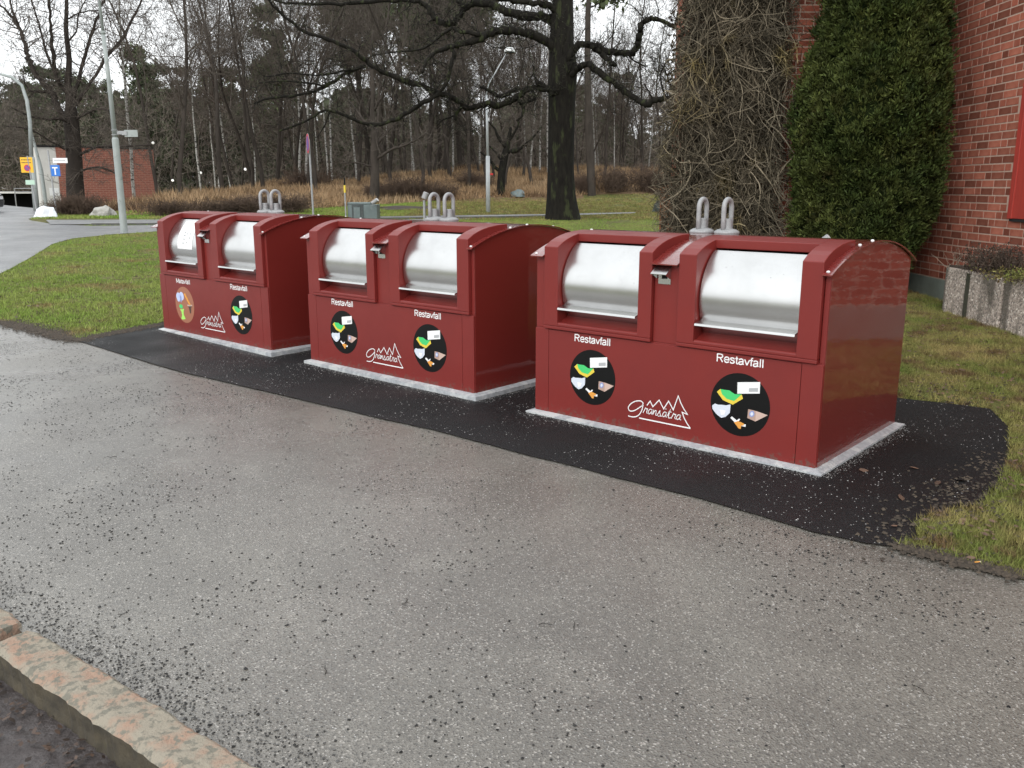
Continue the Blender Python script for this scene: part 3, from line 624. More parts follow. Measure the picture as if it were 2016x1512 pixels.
PANEL = (-3.3, -2.83, 1.244, 2.75)   # local y0,y1, z0,z1 on wall B
def course(wall, length, start, z, row):
    u = start + [0, -.139, -.208, -.07][row % 4] - rb.uniform(0, .02); pat = [1, 1, .5] if wall == 'B' else [1, .5, .5, 1]; k = row * 2 % len(pat)
    while u < length:
        l = BLN * pat[k % len(pat)]; k += 1
        a, b = max(u, 0), min(u + l, length)
        if b - a > .05: yield a, b - a
        u += l
nrow = int((7.1 - .385) / CH)
for row in range(nrow):
    z = .385 + row * CH
    for a, l in course('B', 10.4, 0, z, row):
        lp = (0, -a, z); px_, py_, Zd = project(WX, WY - a, z)
        if PANEL[0] < -a - l / 2 < PANEL[1] and PANEL[2] - .05 < z < PANEL[3]: continue
        vis = Zd > 0 and 1770 < px_ < 2030 and py_ > -20
        cand.append((0 if vis else 1, -l * 1 / max(Zd, .1), 'B', a, l, z))
    for a, l in course('A', 2.92, 0, z, row):
        px_, py_, Zd = project(WX - 2.92 + a, WY, z)
        vis = 1550 < px_ < 1650 and py_ > -20 and py_ < 470
        cand.append((0 if vis else 1, -l / Zd, 'A', a, l, z))
cand.sort(key=lambda c: (c[0], c[1])); rest = MB()
for i, (v, s_, wl, a, l, z) in enumerate(cand):
    ti = rb.randrange(6); off = rb.uniform(-.0015, .0015)
    lq = round(l, 3)
    if i < 300:
        key = (wl, lq, ti)
        if key not in BM_: BM_[key] = brick_shape(l, tints[ti], wl).mesh('brick', M['brick'])
        o = link('brick', BM_[key], bld)
        o.location = (off, -a, z) if wl == 'B' else (a - 2.92, off, z)
    else:
        mb = brick_shape(l, tints[ti], wl); ox = (off, -a, z) if wl == 'B' else (a - 2.92, off, z)
        rest.add([(x + ox[0], y + ox[1], zz + ox[2]) for x, y, zz in mb.v], mb.f, tint=tints[ti])
o = lw(rest, 'brickwork', M['brick']); o['kind'] = 'stuff'
pn = MB(); pn.box(-.035, .012, PANEL[0] - .9, PANEL[1], PANEL[2], PANEL[3]); pn.box(-.05, -.03, PANEL[1] - .09, PANEL[1] + .0, PANEL[2] - .002, PANEL[3] + .01); lw(pn, 'window_panel', M['redwood'], bevel=.004)
pn = MB(); pn.box(-.03, .01, PANEL[0] - .9, PANEL[1] - .02, PANEL[2] - .035, PANEL[2] - .003); lw(pn, 'window_sill', M['dark'])

# ================================================================== foliage generators (numpy)
def leaf_cloud(P, Nrm, size, mat_, name, jitter=.5, tint=(.6, 1.25), k=2, aspect=1.8, droop=0.0):
    """small pointed leaf-sized faces at P, roughly facing Nrm"""
    n = len(P); Nrm = Nrm / np.linalg.norm(Nrm, axis=1, keepdims=True)
    allV, allF, allT = [], [], []
    base = RNG.uniform(tint[0], tint[1], n)
    for j in range(k):
        d = RNG.normal(size=(n, 3)); d[:, 2] += .25 - droop; d /= np.linalg.norm(d, axis=1, keepdims=True)
        d = d * jitter + Nrm * (1 - jitter) * .8 + np.array([0, 0, .35 - droop]); d /= np.linalg.norm(d, axis=1, keepdims=True)
        s = np.cross(d, RNG.normal(size=(n, 3))); s /= np.linalg.norm(s, axis=1, keepdims=True)
        sz = size * RNG.uniform(.6, 1.4, (n, 1)); wv = sz / aspect * .5
        a = P + RNG.normal(size=(n, 3)) * size * .25
        v = np.stack([a, a + d * sz * .5 + s * wv, a + d * sz, a + d * sz * .5 - s * wv], 1).reshape(-1, 3)
        allV.append(v); allF.append(np.arange(n * 4).reshape(-1, 4) + j * n * 4); allT.append(base * RNG.uniform(.85, 1.15, n))
    return npmesh(name, np.concatenate(allV), np.concatenate(allF), mat_, np.concatenate(allT))
def blades(P, h, wd, mat_, name, tint=(.6, 1.3), lean=.5, hvar=.5):
    n = len(P); a = RNG.uniform(0, 2 * np.pi, n); s = np.stack([np.cos(a), np.sin(a), np.zeros(n)], 1); hh = h * RNG.uniform(1 - hvar, 1 + hvar, (n, 1))
    ln = np.stack([RNG.normal(0, lean, n), RNG.normal(0, lean, n), np.ones(n)], 1); ln /= np.linalg.norm(ln, axis=1, keepdims=True)
    v = np.stack([P - s * wd / 2, P + s * wd / 2, P + ln * hh], 1).reshape(-1, 3)
    return npmesh(name, v, np.arange(n * 3).reshape(-1, 3), mat_, RNG.uniform(tint[0], tint[1], n))
def scatter(poly, n):
    xs_, ys_ = [p[0] for p in poly], [p[1] for p in poly]; P = np.empty((0, 2))
    while len(P) < n:
        Q = np.stack([RNG.uniform(min(xs_), max(xs_), n * 2), RNG.uniform(min(ys_), max(ys_), n * 2)], 1); P = np.concatenate([P, Q[inside(Q, poly)]])
    return P[:n]
def lift(P, dz=0): return np.stack([P[:, 0], P[:, 1], Hn(P[:, 0], P[:, 1]) + dz], 1)
def nz(x, y, s, seed=0):
    return np.array([mnoise.noise(Vector((a * s, b * s, seed))) for a, b in zip(x, y)])

# ================================================================== lawns (uncountable blades)
def lawn(name, poly, n, h, wd, mat_, excl, bare=.0, ref=9.0, **kw):
    P = scatter(poly, n)
    P = P[RNG.uniform(0, 1, len(P)) < np.clip((ref / P[:, 1]) ** 1.3, 0, 1)]
    for e in excl: P = P[~inside(P, e)]
    q_ = nz(P[:, 0], P[:, 1], .9, 5.5) + .5 * nz(P[:, 0], P[:, 1], 3.1, 2.2); P = P[q_ > -.6 + bare * RNG.uniform(0, 1, len(P))]
    Z = lift(P, -.004); me = blades(Z, h, wd, mat_, name, **kw)
    return link(name, me, kind='stuff')
leftlawn = [(-9.5, 10), (-4.6, 8.2), (-3.6, 8.6), (-3.6, 10.4), (-2.2, 12), (.5, 12), (2, 31), (-13, 31), (-14, 20)]
EX = [PATH, STREET, PATCH, PAVE]
lawn('lawn_grass', leftlawn, 620000, .036, .009, M['lawn'], EX, bare=.15)
lawn('lawn_grass', [(-1, 9.4), (.9, 8.3), (3.4, 12.6), (5.84, 13.1), (7, 31), (-2, 31)], 420000, .036, .009, M['lawn'], EX, bare=.1)
lawn('lawn_grass', [(-6, 30), (12, 30), (16, 53), (-4, 47), (-6, 36)], 90000, .06, .03, M['lawn2'], EX, bare=.1, ref=40)
lawn('lawn_grass', [(-18.5, 31), (-4, 32), (-4, 47), (-12, 36), (-18.5, 35)], 60000, .06, .03, M['lawn'], EX, ref=40)
lawn('lawn_grass', [(1.5, 3.3), (6.2, 2.2), (5.84, 13.1), (3.4, 12.6), (.9, 8.3), (1.7, 7), (1.5, 5)], 330000, .034, .0055, M['lawn2'], EX, bare=.35)
Q = scatter([(1.6, 3.3), (6, 2.2), (5.84, 12), (3.4, 9)], 5000); Q = Q[~inside(Q, PATH) & ~inside(Q, PATCH)]; Q = Q[nz(Q[:, 0], Q[:, 1], 1.1, 12) > .02]; MUD = Q
lawn('lawn_grass', [(1.5, 3.4), (5.5, 2.4), (5.3, 6.6), (1.8, 6)], 60000, .05, .0035, M['lawn2'], EX, bare=.6, tint=(.7, 1.7), lean=.8)
def tufts(name, poly, nc_, per_, rad_, h, wd, mat_, tint=(.6, 1.5)):
    C0 = scatter(poly, nc_)
    for e in EX: C0 = C0[~inside(C0, e)]
    C0 = C0[RNG.uniform(0, 1, len(C0)) < np.clip((8 / C0[:, 1]) ** 1.2, 0, 1)]
    Q = np.repeat(C0, per_, 0) + RNG.normal(0, rad_, (len(C0) * per_, 2)); hh = np.repeat(RNG.uniform(.5, 1.5, len(C0)), per_)
    for e in EX: k_ = ~inside(Q, e); Q = Q[k_]; hh = hh[k_]
    me = blades(lift(Q, -.004), h, wd, mat_, name, tint=tint, lean=.7); link(name, me, kind='stuff')
tufts('grass_tufts', leftlawn, 9000, 22, .03, .06, .007, M['lawn']); tufts('grass_tufts', [(1.5, 3.3), (6.2, 2.2), (5.84, 13.1), (3.4, 12.6), (.9, 8.3), (1.7, 7), (1.5, 5)], 5500, 24, .024, .05, .005, M['lawn2'])
# hill: tall dry grass
hp = [(-17.5, 34.5), (-12, 33.5), (-9, 37), (-4, 46.5), (4, 50), (12, 53), (34, 56), (40, 75), (-30, 75), (-22, 50)]
P = scatter(hp, 150000); wgt = nz(P[:, 0], P[:, 1], .35, 8); P = P[wgt > -.05 - .3 * RNG.uniform(0, 1, len(P))]
P = P[~((P[:, 0] < -19.4) & (P[:, 1] > 48.5))]
link('dry_grass', blades(lift(P), .42, .05, M['dry'], 'dry_grass', lean=.5, tint=(.6, 1.25)), kind='stuff')

# ================================================================== gravel and litter
def ico(n_sides=5):
    return None
def pebbles(name, P, z, rmin, rmax, m, tint):
    n = len(P); base = np.array([(1, 0, 0), (-.5, .87, 0), (-.5, -.87, 0), (.2, .1, .8), (.5, .87, .25), (-1, 0, .3), (.5, -.87, .3)], float)
    Fb = np.array([(3, 0, 4), (3, 4, 1), (3, 1, 5), (3, 5, 2), (3, 2, 6), (3, 6, 0)])
    r = RNG.uniform(rmin, rmax, (n, 1, 1)) * RNG.uniform(.5, 1, (n, 1, 1)); a = RNG.uniform(0, 6.28, n); c, s = np.cos(a), np.sin(a)
    Rm = np.zeros((n, 3, 3)); Rm[:, 0, 0] = c; Rm[:, 0, 1] = s; Rm[:, 1, 0] = -s; Rm[:, 1, 1] = c; Rm[:, 2, 2] = RNG.uniform(.6, 1.2, n)
    V = (base[None] * RNG.uniform(.65, 1.25, (n, 7, 3))) @ Rm * r + np.concatenate([P, z.reshape(-1, 1)], 1)[:, None, :]
    F_ = (Fb[None] + (np.arange(n) * 7)[:, None, None]).reshape(-1, 3)
    return link(name, npmesh(name, V.reshape(-1, 3), F_, m, np.repeat(RNG.uniform(tint[0], tint[1], n), 6)), kind='stuff')
def gz(P, off): return np.where(P[:, 1] > 7.5, .022 * (P[:, 1] - 7.5), 0) + off
vis = [(-2.4, 2.2), (-7, 9.8), (-4, 9), (2, 4.2), (2.3, 3.2), (1.6, 1.9), (-1.3, 1.9)]
vis = [tuple(KS(-1.5, 0)), (-9, 9), (-7, 10.5), (-4.4, 9.0), (-3.8, 8.7), (2.2, 3.9), (2.6, 3.0), (2.2, 1.6), tuple(KS(2.2, 0))]
P = scatter(vis, 70000); P = P[inside(P, PATH) & ~inside(P, PATCH)]
k = nz(P[:, 0], P[:, 1], 1.1, 1.0) + .7 * nz(P[:, 0], P[:, 1], 3.3, 7); left = sm(.8, -2.2, P[:, 0] + .1 * P[:, 1])
P = P[RNG.uniform(0, 1, len(P)) < np.clip(.05 + .42 * k + .13 * left, .02, .6)]
pebbles('dark_grit', P, gz(P, .001), .0035, .0078, M['peb'], (.25, 1.1))
Q = np.array([tuple(KS(t, o)) for t, o in zip(RNG.uniform(-2.5, 3, 9000), np.abs(RNG.normal(0, .11, 9000)) + .004)][::2]); Q = Q[inside(Q, PATH)]
pebbles('dark_grit', Q, gz(Q, .001), .002, .0065, M['peb'], (.4, 3.5))
Q = scatter(vis, 16000); Q = Q[inside(Q, PATH) & ~inside(Q, PATCH)]; pebbles('pale_grit', Q, gz(Q, .0), .0018, .0036, M['peb'], (9, 15))
Q = scatter(PATCH, 9000); Q = Q[(nz(Q[:, 0], Q[:, 1], 1.7, 4) > -.1)]; pebbles('pale_grit', Q, gz(Q, .008), .0022, .0055, M['peb'], (5, 15))
for cc_ in (c1, c2, c3):
    cs_, sn_ = math.cos(YAW), math.sin(YAW); k_ = 900; u_ = RNG.uniform(-.06, BL + .06, k_); v_ = -.05 - np.abs(RNG.normal(0, .05, k_)); u2 = BL + .05 + np.abs(RNG.normal(0, .045, 500)); v2 = RNG.uniform(-.06, BD, 500)
    u_ = np.concatenate([u_, u2]); v_ = np.concatenate([v_, v2]); Q = np.stack([cc_.location.x + u_ * cs_ - v_ * sn_, cc_.location.y + u_ * sn_ + v_ * cs_], 1)
    pebbles('base_grit', Q, gz(Q, .01), .002, .006, M['peb'], (1.0, 11))
def leaves(name, P, z, size, m, tint=(.5, 1.6)):
    n = len(P); a = RNG.uniform(0, 6.28, n); d = np.stack([np.cos(a), np.sin(a), RNG.uniform(-.15, .35, n)], 1); s = np.stack([-np.sin(a), np.cos(a), RNG.uniform(-.5, .5, n)], 1)
    sz = size * RNG.uniform(.5, 1.4, (n, 1)); p = np.concatenate([P, z.reshape(-1, 1)], 1)
    V = np.stack([p - d * sz, p - d * sz * .3 + s * sz * .55, p + d * sz * .4 + s * sz * .45, p + d * sz, p + d * sz * .35 - s * sz * .5, p - d * sz * .4 - s * sz * .4], 1).reshape(-1, 3)
    return link(name, npmesh(name, V, np.arange(n * 6).reshape(-1, 6), m, RNG.uniform(tint[0], tint[1], n)), kind='stuff')
Q = scatter([tuple(KS(-2.5, -.16)), tuple(KS(3, -.16)), tuple(KS(3, -1.6)), tuple(KS(-2.5, -1.6))], 9000); leaves('leaf_litter', Q, np.full(len(Q), -.092) + RNG.uniform(0, .01, len(Q)), .012, M['leaf'], (.2, 1.0))
Q = scatter(leftlawn, 900); Q = Q[~inside(Q, PATH) & ~inside(Q, STREET) & ~inside(Q, PATCH)]; leaves('fallen_leaves', Q, gz(Q, .025), .022, M['leaf'], (.4, 1.6))
Q = scatter([(1.4, 3.6), (5.5, 2.4), (5.6, 12), (2.3, 6.4), (1.9, 4.6)], 2400); Q = Q[~inside(Q, PATH) & ~inside(Q, PATCH)]; leaves('fallen_leaves', Q, gz(Q, .02), .018, M['leaf'], (.6, 2.0))
Q = np.array([g2(1300 + 3 * i, 870 + 1.2 * i) for i in range(0)] or [g2(1800, 925), g2(1845, 955), g2(1775, 985), g2(1890, 950), g2(590, 700), g2(1700, 930), g2(1760, 1040)]); leaves('fallen_leaves', Q, gz(Q, .014), .025, M['leaf'], (.8, 2.0))
# dark scuffed earth along the lawn edges
def between(a, b, n, sd): t = RNG.uniform(0, 1, (n, 1)); return np.array(g2(*a)) * (1 - t) + np.array(g2(*b)) * t + RNG.normal(0, sd, (n, 2))
Q = between((10, 634), (160, 672), 6000, .08); Q2 = between((160, 669), (316, 640), 4000, .05)
Q5 = MUD
Q3 = between((1770, 1079), (2016, 1138), 1500, .03); Q4 = between((1775, 1075), (2000, 900), 700, .12); Q = np.concatenate([Q, Q2, Q3, Q4, Q5])
pebbles('soil_crumbs', Q, gz(Q, .008), .006, .018, mat('soil_crumb', (.05, .038, .027), rough=.9, tint=1), (.5, 1.6))
tw = MB(); rt = random.Random(3)
for px, py in [(1130, 1240), (1060, 1232), (1795, 1350), (230, 900), (640, 1330), (1260, 1100), (800, 1180)]:
    a = Vector(g2(px, py)); d = rt.uniform(0, 6.28); pts = []
    for i in range(5): pts.append((a.x + .018 * i * math.cos(d), a.y + .018 * i * math.sin(d), .004 + .003 * (i % 2))); d += rt.uniform(-.5, .5)
    tw.tube(pts, [.0016, .0015, .0013, .001, .0006], 4)
tw.build('fallen_twigs', M['bark_twig'], kind='stuff')
cg = thing('cigarette_butt', 'orange cigarette butt lying at the lawn edge bottom right', 'litter', (2.021, 3.507, .012), R(10))
c_ = MB(); c_.tube([(-.014, 0, 0), (.010, 0, 0)], .0042, 10); c_.build('filter', M['porange'], cg); c_ = MB(); c_.tube([(.0102, 0, 0), (.015, 0, 0)], .0041, 10); c_.build('paper_end', M['white'], cg)

# ================================================================== thuja, creeper, planter
th = thing('thuja', 'tall dense dark green thuja column in the corner of the brick building', 'conifer', (4.80, 12.2, .1))
TP = ([0, .35, .9, 1.6, 2.6, 4.1, 5.5, 6.4, 6.9], [.38, .58, .80, .85, .83, .67, .52, .36, .03])
def tlump(t, zz): return mnoise.noise(Vector((math.cos(t) * 1.7, math.sin(t) * 1.7, zz * 1.0))) * .2 + mnoise.noise(Vector((math.cos(t) * 4.5, math.sin(t) * 4.5, zz * 3.2))) * .17 + mnoise.noise(Vector((math.cos(t) * 11, math.sin(t) * 11, zz * 9))) * .06
nc = 9500; per = 28; a = RNG.uniform(0, 2 * np.pi, nc); z = RNG.uniform(0, 1, nc) * 6.7 + .1
rr_ = np.interp(z, *TP) * (1 + np.array([tlump(t, zz) for t, zz in zip(a, z)])) - RNG.uniform(0, 1, nc) ** 2.0 * .13 + .03
C_ = np.stack([rr_ * np.cos(a) + .012 * z, rr_ * np.sin(a), z], 1); ax = np.stack([np.cos(a), np.sin(a), RNG.uniform(.3, 1.3, nc)], 1) + RNG.normal(0, .35, (nc, 3)); ax /= np.linalg.norm(ax, axis=1, keepdims=True)
csz = RNG.uniform(.06, .14, nc); ct = RNG.uniform(.5, 1.45, nc)
Cc = np.repeat(C_, per, 0); Ax = np.repeat(ax, per, 0); sz = np.repeat(csz, per)[:, None]; tt = np.repeat(ct, per)
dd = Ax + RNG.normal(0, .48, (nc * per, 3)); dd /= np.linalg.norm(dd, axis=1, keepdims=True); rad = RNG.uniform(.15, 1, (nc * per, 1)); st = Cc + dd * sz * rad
e_ = dd * .7 + RNG.normal(0, .4, dd.shape) + np.array([0, 0, .45]); e_ /= np.linalg.norm(e_, axis=1, keepdims=True); sd_ = np.cross(e_, RNG.normal(size=dd.shape)); sd_ /= np.linalg.norm(sd_, axis=1, keepdims=True); ln_ = RNG.uniform(.03, .085, (nc * per, 1))
Vt = np.stack([st, st + e_ * ln_ * .5 + sd_ * .0095, st + e_ * ln_, st + e_ * ln_ * .42 - sd_ * .0095], 1).reshape(-1, 3)
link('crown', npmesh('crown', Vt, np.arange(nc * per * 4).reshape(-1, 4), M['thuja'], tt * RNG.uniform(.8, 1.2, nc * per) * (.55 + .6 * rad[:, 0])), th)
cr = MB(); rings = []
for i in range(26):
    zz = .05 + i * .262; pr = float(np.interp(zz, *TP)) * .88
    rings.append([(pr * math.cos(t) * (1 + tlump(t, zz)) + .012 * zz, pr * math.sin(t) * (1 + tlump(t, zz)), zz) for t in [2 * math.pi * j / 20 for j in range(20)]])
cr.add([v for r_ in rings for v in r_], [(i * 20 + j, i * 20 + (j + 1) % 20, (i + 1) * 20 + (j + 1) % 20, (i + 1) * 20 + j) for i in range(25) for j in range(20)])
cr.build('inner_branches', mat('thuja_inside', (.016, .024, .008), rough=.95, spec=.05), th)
t_ = MB(); t_.tube([(0, 0, -.1), (0, 0, 3)], [.12, .08], 8); t_.build('trunk', M['bark'], th)

cp = thing('dead_creeper', 'tangle of leafless grey brown creeper stems hanging on the brick building corner', 'climbing plant', (0, 0, 0))
rc = random.Random(21)
def creeper(name, cnt, rad, x0, x1, y0, y1, seedz):
    mb = MB()
    for i in range(cnt):
        big = rc.random() < .25
        z = rc.uniform(.2, 6.9); xx = rc.uniform(x0, x1) if rc.random() < .75 else rc.gauss((x0 + x1) / 2, .35)
        # silhouette narrower to the top left
        lx = np.interp(z, [0, .9, 2.1, 3.0, 4.1, 7], [2.42, 2.3, 2.24, 2.42, 2.56, 2.6])
        xx = max(xx, lx + rc.expovariate(9)); yy = rc.uniform(y0, y1); p = Vector((xx, yy, z)); d = Vector((rc.gauss(0, .5), rc.gauss(0, .25), rc.choice((-1, -1, 1)) * rc.uniform(.3, 1.2))).normalized()
        st = rc.uniform(.045, .09) * (1.5 if big else 1); m_ = rc.randint(6, 13); pts = [p.copy()]; cur = Vector((rc.gauss(0, .25), rc.gauss(0, .2), rc.gauss(0, .25)))
        for j in range(m_):
            cur = cur * .8 + Vector((rc.gauss(0, .16), rc.gauss(0, .12), rc.gauss(0, .13) - .02)); d = (d + cur).normalized(); p = p + d * st
            if p.x < np.interp(p.z, [0, .9, 2.1, 3.0, 4.1, 7], [2.35, 2.22, 2.14, 2.3, 2.44, 2.46]): d.x = abs(d.x) + .3
            if p.y > y1: p.y = y1; d.y = -abs(d.y)
            if p.y < y0 - .1: d.y = abs(d.y)
            if p.x > x1 + .12: d.x = -abs(d.x)
            if p.z < .15: break
            pts.append(p.copy())
        if len(pts) < 3: continue
        r_ = rad * rc.uniform(.5, 1.3) * (1.6 if big else 1)
        mb.tube(pts, [r_ * (1 - .6 * j / len(pts)) for j in range(len(pts))], 3, cap=False, tint=rc.choice((.3, .45, .6, .8, 1.1, 1.5, 2.0)))
    return mb.build(name, M['creeper'], cp)
creeper('stems', 6500,   .0052, 2.3, 3.78, 12.6, 13.15, 0); creeper('stems', 1500, .008, 2.45, 3.8, 12.85, 13.15, 1); creeper('stems', 260, .004, 3.6, 4.1, 12.8, 13.15, 2)
creeper('stems', 1400, .006, 2.25, 2.95, 13.1, 13.9, 3)
for c_ in cp.children: c_['kind'] = 'stuff'
nn_ = 16000; zz_ = RNG.uniform(.1, 6.9, nn_); T = np.stack([RNG.uniform(0, 1, nn_) ** .9 * 1.4 + 2.42, RNG.uniform(12.95, 13.18, nn_), zz_], 1); T2 = np.stack([RNG.uniform(2.35, 2.9, 5000), RNG.uniform(13.2, 13.9, 5000), RNG.uniform(.1, 6.9, 5000)], 1)
link('withered_leaves', leaf_cloud(np.concatenate([T, T2]), RNG.normal(size=(nn_ + 5000, 3)), .06, mat('withered_leaf', (.05, .036, .024), (.03, .024, .017), scale=5, rough=.9, tint=1, spec=.05), 'withered_leaves', jitter=.9, k=1), cp, kind='stuff')
mb = MB()
for x, w_ in ((2.75, .07), (3.05, .05), (3.45, .06), (2.55, .04)):
    pts = [(x + .05 * math.sin(i * 1.3 + x), 13.0 + .04 * math.sin(i), i * .45) for i in range(16)]; mb.tube(pts, [w_ * (1 - i / 22) for i in range(16)], 6, tint=.5)
mb.build('main_stems', M['creeper'], cp)
fp = MB()
for i in range(6): fp.box(.0 + i * .09, .085 + i * .09, 0, .02 + .004 * (i % 2), 0, 1.1 + .03 * (i % 3))
f_ = thing('board_fence', 'short rust brown board fence showing behind the foot of the dead creeper', 'fence', (2.47, 14.8, .5)); 
for i in range(6):
    b_ = MB(); b_.box(i * .09, .084 + i * .09, 0, .02 + .003 * (i % 2), 0, 1.1 + .02 * (i % 3)); b_.build('board', M['rust'], f_)

def planter(y0, y1, label):
    t = thing('concrete_planter', label, 'planter', (5.43, y0, .0)); mb = MB(); l = y1 - y0
    mb.prism([(0, 0), (0, l), (.36, l), (.36, 0)][::-1], -.05, .63, axis='z')
    mb.build('planter_wall', M['aggregate'], t, bevel=.02)
    g = MB(); g.box(-.006, .37, l * .53, l * .6, .0, .6); g.build('groove', mat('damp_moss_stain', (.03, .03, .02), (.05, .05, .03), scale=20, rough=.9), t, bevel=.005)
    s_ = MB(); s_.box(.03, .34, .03, l - .03, .631, .652); s_.build('soil', M['mound'], t); return t
planter(9.62, 10.93, 'exposed aggregate concrete planter standing under the thuja end of the brick wall'); planter(8.2, 9.59, 'exposed aggregate concrete planter cut by the right edge of the picture')
def plant(name, label, cat, loc, n, size, hh, m, leafm, leafs, seed, spread=1.0):
    rs = random.Random(seed); t = thing(name, label, cat, loc); mb = MB(); tips = []
    for i in range(n):
        a = rs.uniform(0, 6.28); p = Vector((rs.gauss(0, size * .35), rs.gauss(0, size * .5), 0)); d = Vector((math.cos(a) * spread * .6, math.sin(a) * spread * .6, 1)).normalized(); pts = [p.copy()]
        for j in range(5): d = (d + Vector((rs.gauss(0, .3), rs.gauss(0, .3), rs.gauss(0, .15)))).normalized(); p = p + d * hh / 5 * rs.uniform(.5, 1.2); pts.append(p.copy()); tips.append(p.copy())
        mb.tube(pts, [.004, .0035, .003, .0025, .002, .001], 3, cap=False)
    mb.build('stems', m, t, kind='stuff')
    if leafs:
        T = np.array([tuple(rs.choice(tips)) for _ in range(leafs)]) + RNG.normal(0, .02, (leafs, 3)); link('foliage', leaf_cloud(T, RNG.normal(size=(leafs, 3)), .028, leafm, 'foliage', jitter=.9, k=1), t)
    return t
heath = mat('dead_heather', (.055, .038, .03), (.085, .06, .04), scale=6, rough=.9, tint=1)
plant('heather', 'dark brown withered heather growing in the concrete planter', 'plant', (5.6, 10.1, .64), 220, .36, .34, heath, heath, 2600, 4)
plant('heather', 'mossy green brown low plant spilling over the right hand planter', 'plant', (5.56, 9.3, .62), 120, .5, .14, heath, M['lawn2'], 1500, 9, 1.6)
plant('bare_shrub', 'few bare pale twigs sticking out at the far end of the planter', 'plant', (5.55, 10.9, .6), 12, .2, .42, mat('pale_twig', (.3, .24, .18), rough=.8), None, 0, 14, 1.3)

# ================================================================== trees
def grow(mb, p, d, length, rad, lvl, cfg, rs, tips=None):
    nseg = cfg['seg'][lvl]; pts = [p.copy()]; rr = [rad]; st = length / nseg; dd = d.copy(); nodes = []
    for i in range(nseg):
        dd = (dd + Vector((rs.gauss(0, cfg['wig'][lvl]), rs.gauss(0, cfg['wig'][lvl]), rs.gauss(0, cfg['wig'][lvl]) + cfg['up'][lvl]))).normalized(); p = p + dd * st; pts.append(p.copy())
        rr.append(max(rad * (1 - cfg.get('taper', .8) * (i + 1) / nseg), cfg['rmin'])); nodes.append((p.copy(), dd.copy(), rr[-1], (i + 1) / nseg))
    mb[0 if lvl == 0 else 1].tube(pts, rr, 7 if lvl == 0 else (4 if lvl == 1 else 3), cap=False)
    if tips is not None and lvl >= cfg.get('tiplvl', 2): tips.extend(pts[1:])
    if lvl + 1 >= len(cfg['seg']): return
    nch = cfg['ch'][lvl]
    for i in range(nch):
        t = rs.uniform(cfg['from'][lvl], 1); k = min(nseg - 1, int(t * nseg)); q_, qd, qr, _ = nodes[k]; q_ = pts[k].lerp(pts[k + 1], (t * nseg) % 1 if k < nseg - 1 else .9)
        side = qd.cross(Vector((rs.gauss(0, 1), rs.gauss(0, 1), rs.gauss(0, 1)))).normalized(); ang = R(rs.uniform(*cfg['ang'][lvl])); nd = (qd * math.cos(ang) + side * math.sin(ang)).normalized()
        ln = length * cfg['len'][lvl] * rs.uniform(.6, 1.2) * (1.15 - .55 * t if lvl == 0 else 1); grow(mb, q_, nd, ln, max(qr * cfg['rk'][lvl], cfg['rmin']), lvl + 1, cfg, rs, tips)
def make_tree(seed, height, rad, cfg, tm, cm, leaf=None):
    rs = random.Random(seed); tr, crn = MB(), MB(); tips = [] if leaf else None
    grow((tr, crn), Vector((0, 0, -.3)), Vector((rs.gauss(0, .03), rs.gauss(0, .03), 1)).normalized(), height, rad, 0, cfg, rs, tips)
    r = [('trunk', tr.mesh('trunk', tm, True)), ('crown', crn.mesh('crown', cm))]
    if leaf:
        nl, sz, lm, spread = leaf; T = np.array([tuple(rs.choice(tips)) for _ in range(nl)]) + RNG.normal(0, spread, (nl, 3)) * np.array([1, 1, .6])
        r.append(('needles', leaf_cloud(T, RNG.normal(size=(nl, 3)), sz, lm, 'needles', jitter=.9, tint=(.5, 1.4), k=1, aspect=1.5)))
    return r
BARE = dict(seg=[10, 6, 5, 4, 3], wig=[.11, .18, .22, .24, .25], up=[.03, .08, .06, .04, 0], ch=[16, 7, 5, 3], ang=[(30, 60), (25, 55), (25, 60), (25, 60)], len=[.38, .5, .55, .5], rk=[.5, .6, .6, .6], rmin=.007, **{'from': [.28, .15, .2, .2]})
SLIM = dict(BARE, ch=[16, 6, 4, 2], ang=[(18, 38), (20, 45), (25, 50), (25, 60)], len=[.32, .45, .5, .5], wig=[.08, .13, .16, .2, .25])
BIR = dict(BARE, ch=[18, 6, 4, 2], ang=[(20, 45), (25, 50), (30, 60), (30, 60)], len=[.25, .5, .5, .5], up=[.02, .02, -.06, -.12, -.1], wig=[.035, .12, .15, .2, .2], **{'from': [.4, .15, .2, .2]})
PIN = dict(seg=[10, 5, 4], wig=[.04, .15, .2], up=[.03, .06, .05], ch=[22, 6], ang=[(55, 85), (30, 60)], len=[.17, .5], rk=[.35, .5], rmin=.012, tiplvl=1, **{'from': [.5, .2]})
SPR = dict(seg=[10, 5, 3], wig=[.01, .06, .1], up=[.03, -.02, -.02], ch=[64, 5], ang=[(75, 100), (35, 60)], len=[.19, .4], rk=[.2, .5], rmin=.01, tiplvl=1, taper=.95, **{'from': [.08, .2]})
LIB = {'bare': [make_tree(s, hgt, .14, BARE, M['bark'], M['ftwig']) for s, hgt in ((1, 15), (2, 17), (3, 13.5))],
       'slim': [make_tree(s, hgt, .11, SLIM, M['bark'], M['ftwig']) for s, hgt in ((4, 17), (5, 15))],
       'birch': [make_tree(s, hgt, .095, BIR, M['birch'], M['btwig']) for s, hgt in ((6, 16), (7, 14.5))],
       'pine': [make_tree(s, hgt, .2, PIN, M['bark'], M['bark'], (9000, .27, M['pine'], .26)) for s, hgt in ((8, 18), (9, 16))],
       'spruce': [make_tree(s, hgt, .2, SPR, M['bark'], M['bark'], (11000, .3, M['spruce'], .15)) for s, hgt in ((10, 17), (11, 14.5))]}
